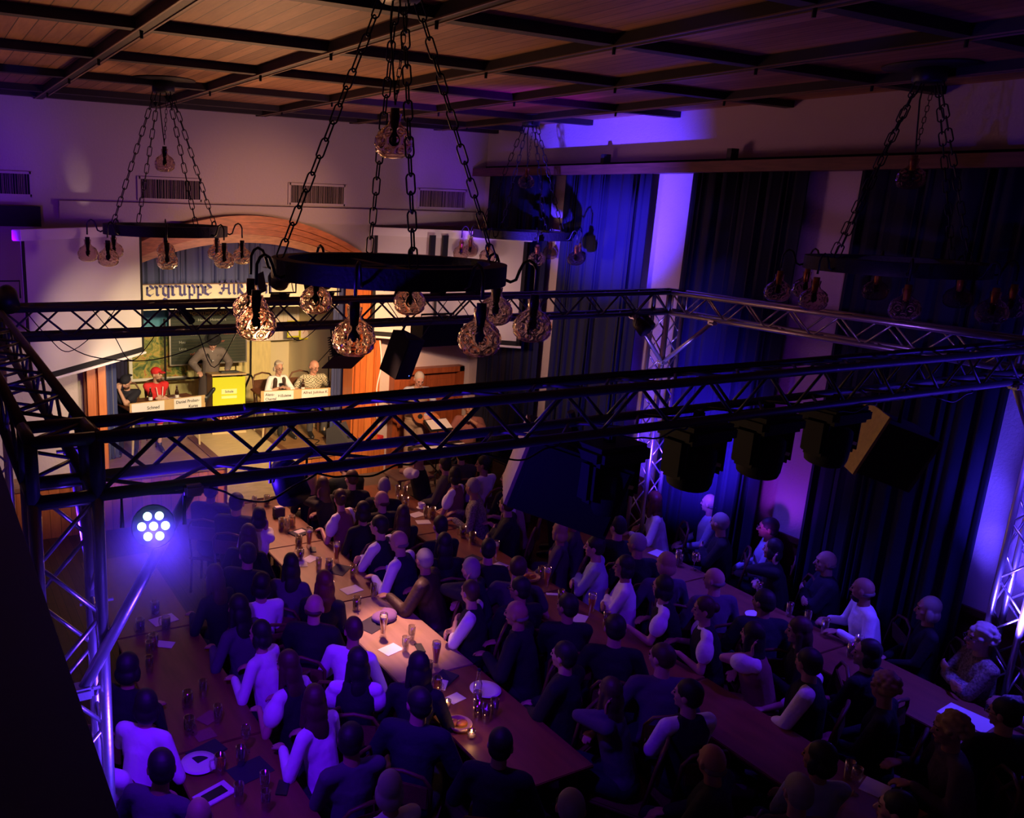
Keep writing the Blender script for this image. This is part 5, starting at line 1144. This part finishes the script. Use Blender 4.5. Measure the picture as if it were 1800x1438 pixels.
GI = [('tumbler',447,892),('dark_mug',469,888),('beer_mug',513,925),('dark_mug',495,930),('tumbler',505,933),('dark_mug',525,962),('wheat_beer_glass',543,962),('dark_mug',528,984),('wheat_beer_glass',591,988),('tumbler',560,1003),
 ('dark_mug',578,1004),('tumbler',620,1016),('dark_mug',580,1044),('tumbler',656,1050),('dark_mug',627,1072),('wheat_beer_glass',673,1120),('tumbler',723,1126),('tumbler',712,1146),('wheat_beer_glass',765,1172),('tumbler',753,1190),
 ('beer_mug',677,862),('tumbler',698,872),('tumbler',712,874),('dark_mug',702,888),('beer_mug',713,892),('tumbler',748,910),('beer_mug',760,910),('wheat_beer_glass',870,986),('tumbler',958,1016),('wheat_beer_glass',960,1034),('dark_mug',813,944),('dark_mug',830,955),
 ('wheat_beer_glass',1038,1082),('tumbler',985,1060),('wine_glass',1248,995),('wine_glass',1363,1048),('tumbler',1398,1080),('tumbler',1453,1112),('tumbler',1430,1095),('dark_mug',1192,995),('tumbler',1205,985),('dark_mug',1515,1140),('dark_mug',1495,1155),
 ('beer_mug',767,1218),('tumbler',838,1245),('tumbler',853,1270),('tumbler',868,1258),('dark_mug',840,1262),('dark_mug',273,1080),('dark_mug',247,1112),('beer_mug',270,1140),('dark_mug',292,1108),('tumbler',263,1155),('tumbler',263,1182),
 ('dark_mug',330,1243),('tumbler',357,1225),('tumbler',383,1270),('dark_mug',333,1290),('beer_mug',387,1358),('tumbler',423,1345),('wine_glass',432,1322),('tumbler',420,1412),('tumbler',465,1392),('tumbler',467,1425),('tumbler',1065,1100),('wine_glass',1500,1395),('tumbler',1490,1370)]
NMK = dict(tumbler='clear water glass', dark_mug='glass mug with a dark drink', beer_mug='glass mug of beer', wheat_beer_glass='tall wheat beer glass with foam', wine_glass='stemmed glass')
def nearest_guest(P):
    b = min(GUESTS, key=lambda g: (at(g[0], g[1], 1.235)-P).xy.length); return b
CNT = {}
for kind, a, b in GI:
    P = at(a, b, .75); g = nearest_guest(P); lb = NMK[kind]+' on the table by the '+g[5]; ws = lb.split()[:16]
    k = ' '.join(ws); CNT[k] = CNT.get(k, 0)+1; t = item(kind, a, b, k)
    if CNT[k] > 1:
        t['label'] = ' '.join([['', '', 'second', 'third', 'fourth'][CNT[k]]]+ws[:15])
    t['category'] = 'glass'
def flat(name, px_, py_, d, m_, label, cat, rz=.2, z=.75):
    P = at(px_, py_, z); i = min(range(4), key=lambda q: abs(P.x-TCS[q])); e = TWS[i]/2-max(d[0], d[1])/2*.8; P.x = min(max(P.x, TCS[i]-e), TCS[i]+e)
    o = MB().rbox((0, 0, d[2]/2), d, min(.003, d[2]*.4)).build(name, m_); o.location = (P.x, P.y, z+.001); o.rotation_euler = (0, 0, rz); return tag(o, label, cat)
for nm, a, b, d, m_, lb, cat, rz in (
 ('menu_tray', 527, 937, (.24, .18, .012), M_napkin, 'dark framed tray on the central table by the woman with the bun', 'tray', .3), ('menu_card', 527, 936, (.13, .09, .016), M_paper, 'small white card lying in the dark tray', 'card', .3),
 ('phone', 550, 967, (.14, .07, .01), M_black, 'black phone on the central table before the first wheat beer', 'phone', 1.2), ('paper_sheet', 545, 983, (.18, .13, .003), M_paper, 'white sheet beside the dark mugs on the central table', 'paper', .5), ('paper_sheet', 524, 992, (.20, .14, .003), M_paper, 'white napkin under the dark mug on the central table', 'paper', -.3),
 ('placemat', 597, 1002, (.26, .18, .004), M_napkin, 'dark placemat beside the tall beer on the central table', 'placemat', .7), ('paper_sheet', 618, 1037, (.21, .15, .003), M_paper, 'printed paper on the pale table before the bald man in the vest', 'paper', .15), ('phone', 598, 1070, (.14, .07, .01), M_black, 'black phone on the pale part of the central table', 'phone', .9),
 ('placemat', 655, 1098, (.30, .22, .004), M_napkin, 'dark placemat under the violet cloth', 'placemat', .4), ('paper_sheet', 687, 1142, (.20, .14, .003), M_paper, 'paper sheet at the near end of the pale table', 'paper', .25), ('phone', 738, 1140, (.15, .07, .01), M_black, 'black phone right of two water glasses', 'phone', 1.3),
 ('menu_tray', 780, 1195, (.26, .16, .012), M_napkin, 'dark flat tray on the central table near its end', 'tray', .5), ('paper_sheet', 775, 1205, (.14, .10, .016), M_paper, 'papers lying on the flat tray', 'paper', .8), ('menu_card', 800, 1228, (.15, .11, .004), M_paper, 'printed menu on the near central table', 'menu', .2),
 ('paper_sheet', 733, 905, (.20, .14, .003), M_paper, 'paper before the man in the plaid shirt', 'paper', .2), ('paper_sheet', 744, 918, (.18, .13, .003), M_paper, 'paper before the man in the beige vest', 'paper', -.3), ('paper_sheet', 877, 995, (.19, .14, .003), M_paper, 'paper under the wheat beer of the third row', 'paper', .3),
 ('placemat', 830, 983, (.22, .16, .004), M_napkin, 'dark placemat on the third row', 'placemat', .3), ('paper_sheet', 1157, 972, (.20, .14, .003), M_paper, 'bright white paper on the wall row', 'paper', .2), ('paper_sheet', 1180, 982, (.16, .12, .003), M_paper, 'smaller bright paper on the wall row', 'paper', -.4),
 ('paper_sheet', 977, 1045, (.20, .05, .003), M_paper, 'folded napkin on the third row', 'napkin', -.5), ('paper_sheet', 1020, 1088, (.19, .12, .003), M_paper, 'paper near the tall beer of the third row', 'paper', .6), ('paper_sheet', 288, 1090, (.24, .16, .003), M_paper, 'large paper on the leftmost row', 'paper', .2),
 ('paper_sheet', 290, 1133, (.16, .11, .003), M_paper, 'small paper on the leftmost row before the white sleeve', 'paper', -.6), ('napkin', 367, 1262, (.16, .13, .004), FAB['rose'], 'rose napkin on the leftmost row, upper one', 'napkin', .5), ('napkin', 360, 1292, (.15, .13, .004), FAB['rose'], 'rose napkin on the leftmost row, lower one', 'napkin', .1),
 ('menu_tray', 363, 1322, (.26, .16, .012), M_napkin, 'dark tray on the leftmost row beside the plate', 'tray', .3), ('picture_frame', 377, 1398, (.26, .15, .012), M_paper, 'white framed menu board lying on the leftmost row', 'frame', .3), ('phone', 497, 1386, (.15, .08, .01), M_black, 'black phone at the bottom left table edge', 'phone', 1.0),
 ('placemat', 440, 1355, (.28, .20, .004), M_napkin, 'dark placemat beside the stemmed glass at the bottom left', 'placemat', .2), ('paper_sheet', 1540, 1385, (.20, .16, .003), M_paper, 'violet lit paper at the lower right', 'paper', .3), ('paper_sheet', 1700, 1262, (.26, .34, .003), M_paper, 'large blue lit sheet on the near wall row table', 'paper', .1),
 ('paper_sheet', 1345, 1092, (.22, .16, .003), M_paper, 'empty white plate mat on the wall row', 'paper', .4)):
    flat(nm, a, b, d, m_, lb, cat, rz)
flat('menu_inset', 377, 1398, (.17, .08, .016), M_black, 'black centre sheet on the white framed menu board', 'sheet', .3)
def plate(a, b, label, r=.13):
    P = at(a, b, .752); t = thing('plate', label, 'plate', P); MB().lathe([(0, .004), (r*.65, .004), (r, .018), (r, .022), (r*.62, .009), (0, .009)], n=28, cap=False).build('dish', M_white, t, True)
plate(853, 1215, 'round white plate on the central table edge'); plate(350, 1345, 'white plate with food scraps on the leftmost row'); plate(1330, 1085, 'round plate on the wall row', .11)
def candle(a, b, label):
    P = at(a, b, .752); t = thing('candle_glass', label, 'candle', P); MB().lathe([(.03, 0), (.034, .06), (.031, .06), (.028, .005), (0, .005)], n=16, cap=False).build('glass_cup', M_glass, t, True); MB().lathe([(0, .006), (.024, .006), (.024, .03), (0, .03)], n=14, cap=False).build('wax', M_foam, t, True)
    MB().lathe([(0, .032), (.006, .04), (.004, .052), (0, .062)], n=10, cap=False).build('flame', mat('candle_flame', (1, .5, .1), .5, emit=(1, .38, .06), estr=18), t, True)
    l_ = bpy.data.lights.new('candle_light', 'POINT'); l_.energy = .5; l_.color = (1, .45, .12); l_.shadow_soft_size = .01; q_ = bpy.data.objects.new('candle_light', l_); COL.objects.link(q_); q_.location = P+Vector((0, 0, .09))
candle(785, 1242, 'glowing candle glass left of the menu on the central table'); candle(828, 1296, 'glowing candle glass at the end of the central table')
P = at(675, 1088, .755); tag(MB().ell((0, 0, .02), (.13, .10, .05)).ell((.08, .05, .02), (.08, .09, .04)).ell((-.05, -.06, .03), (.07, .05, .04)).build('cloth_bundle', M_cloth, None, True, P), 'crumpled violet cloth on the pale table', 'cloth')
for a, b, lb in ((933, 1020, 'small bread basket on the third row'), (807, 1280, 'bread basket at the near end of the central table')):
    P = at(a, b, .752); t = thing('bread_basket', lb, 'basket', P); MB().lathe([(0, 0), (.07, 0), (.10, .05), (.095, .05), (.066, .006), (0, .006)], n=20, cap=False).build('basket', M_cardb, t, True); MB().ell((.02, 0, .04), (.05, .03, .025)).ell((-.03, .03, .04), (.04, .03, .025)).build('bread', M_arch, t, True)
t = thing('napkin_box', 'grey box holder at the far end of the central table', 'box', at(490, 908, .752)); MB().rbox((0, 0, .06), (.14, .09, .12), .006).build('box_body', FAB['grey'], t); MB().bb(-.05, .05, -.03, .03, .121, .135).build('napkins', M_paper, t)
t = thing('water_bottle', 'clear tall bottle at the near end of the central table', 'bottle', at(838, 1232, .752)); MB().lathe([(.035, 0), (.035, .16), (.014, .22), (.014, .28)], n=16).build('bottle_body', M_glass, t, True); MB().lathe([(.015, .27), (.015, .29)], n=12).build('bottle_cap', FAB['navy'], t, True)
t = thing('white_cup', 'white coffee cup on the far third row', 'cup', at(740, 893, .752)); MB().lathe([(0, 0), (.03, 0), (.045, .07), (.041, .07), (.028, .006), (0, .006)], n=18, cap=False).build('cup_body', M_white, t, True); MB().tube([(.042, 0, .055), (.065, 0, .045), (.06, 0, .02), (.035, 0, .02)], .005, 6).build('handle', M_white, t, True); MB().lathe([(0, -.001), (.06, .004), (.06, .007), (0, .003)], n=20, cap=False).build('saucer', M_white, t, True)
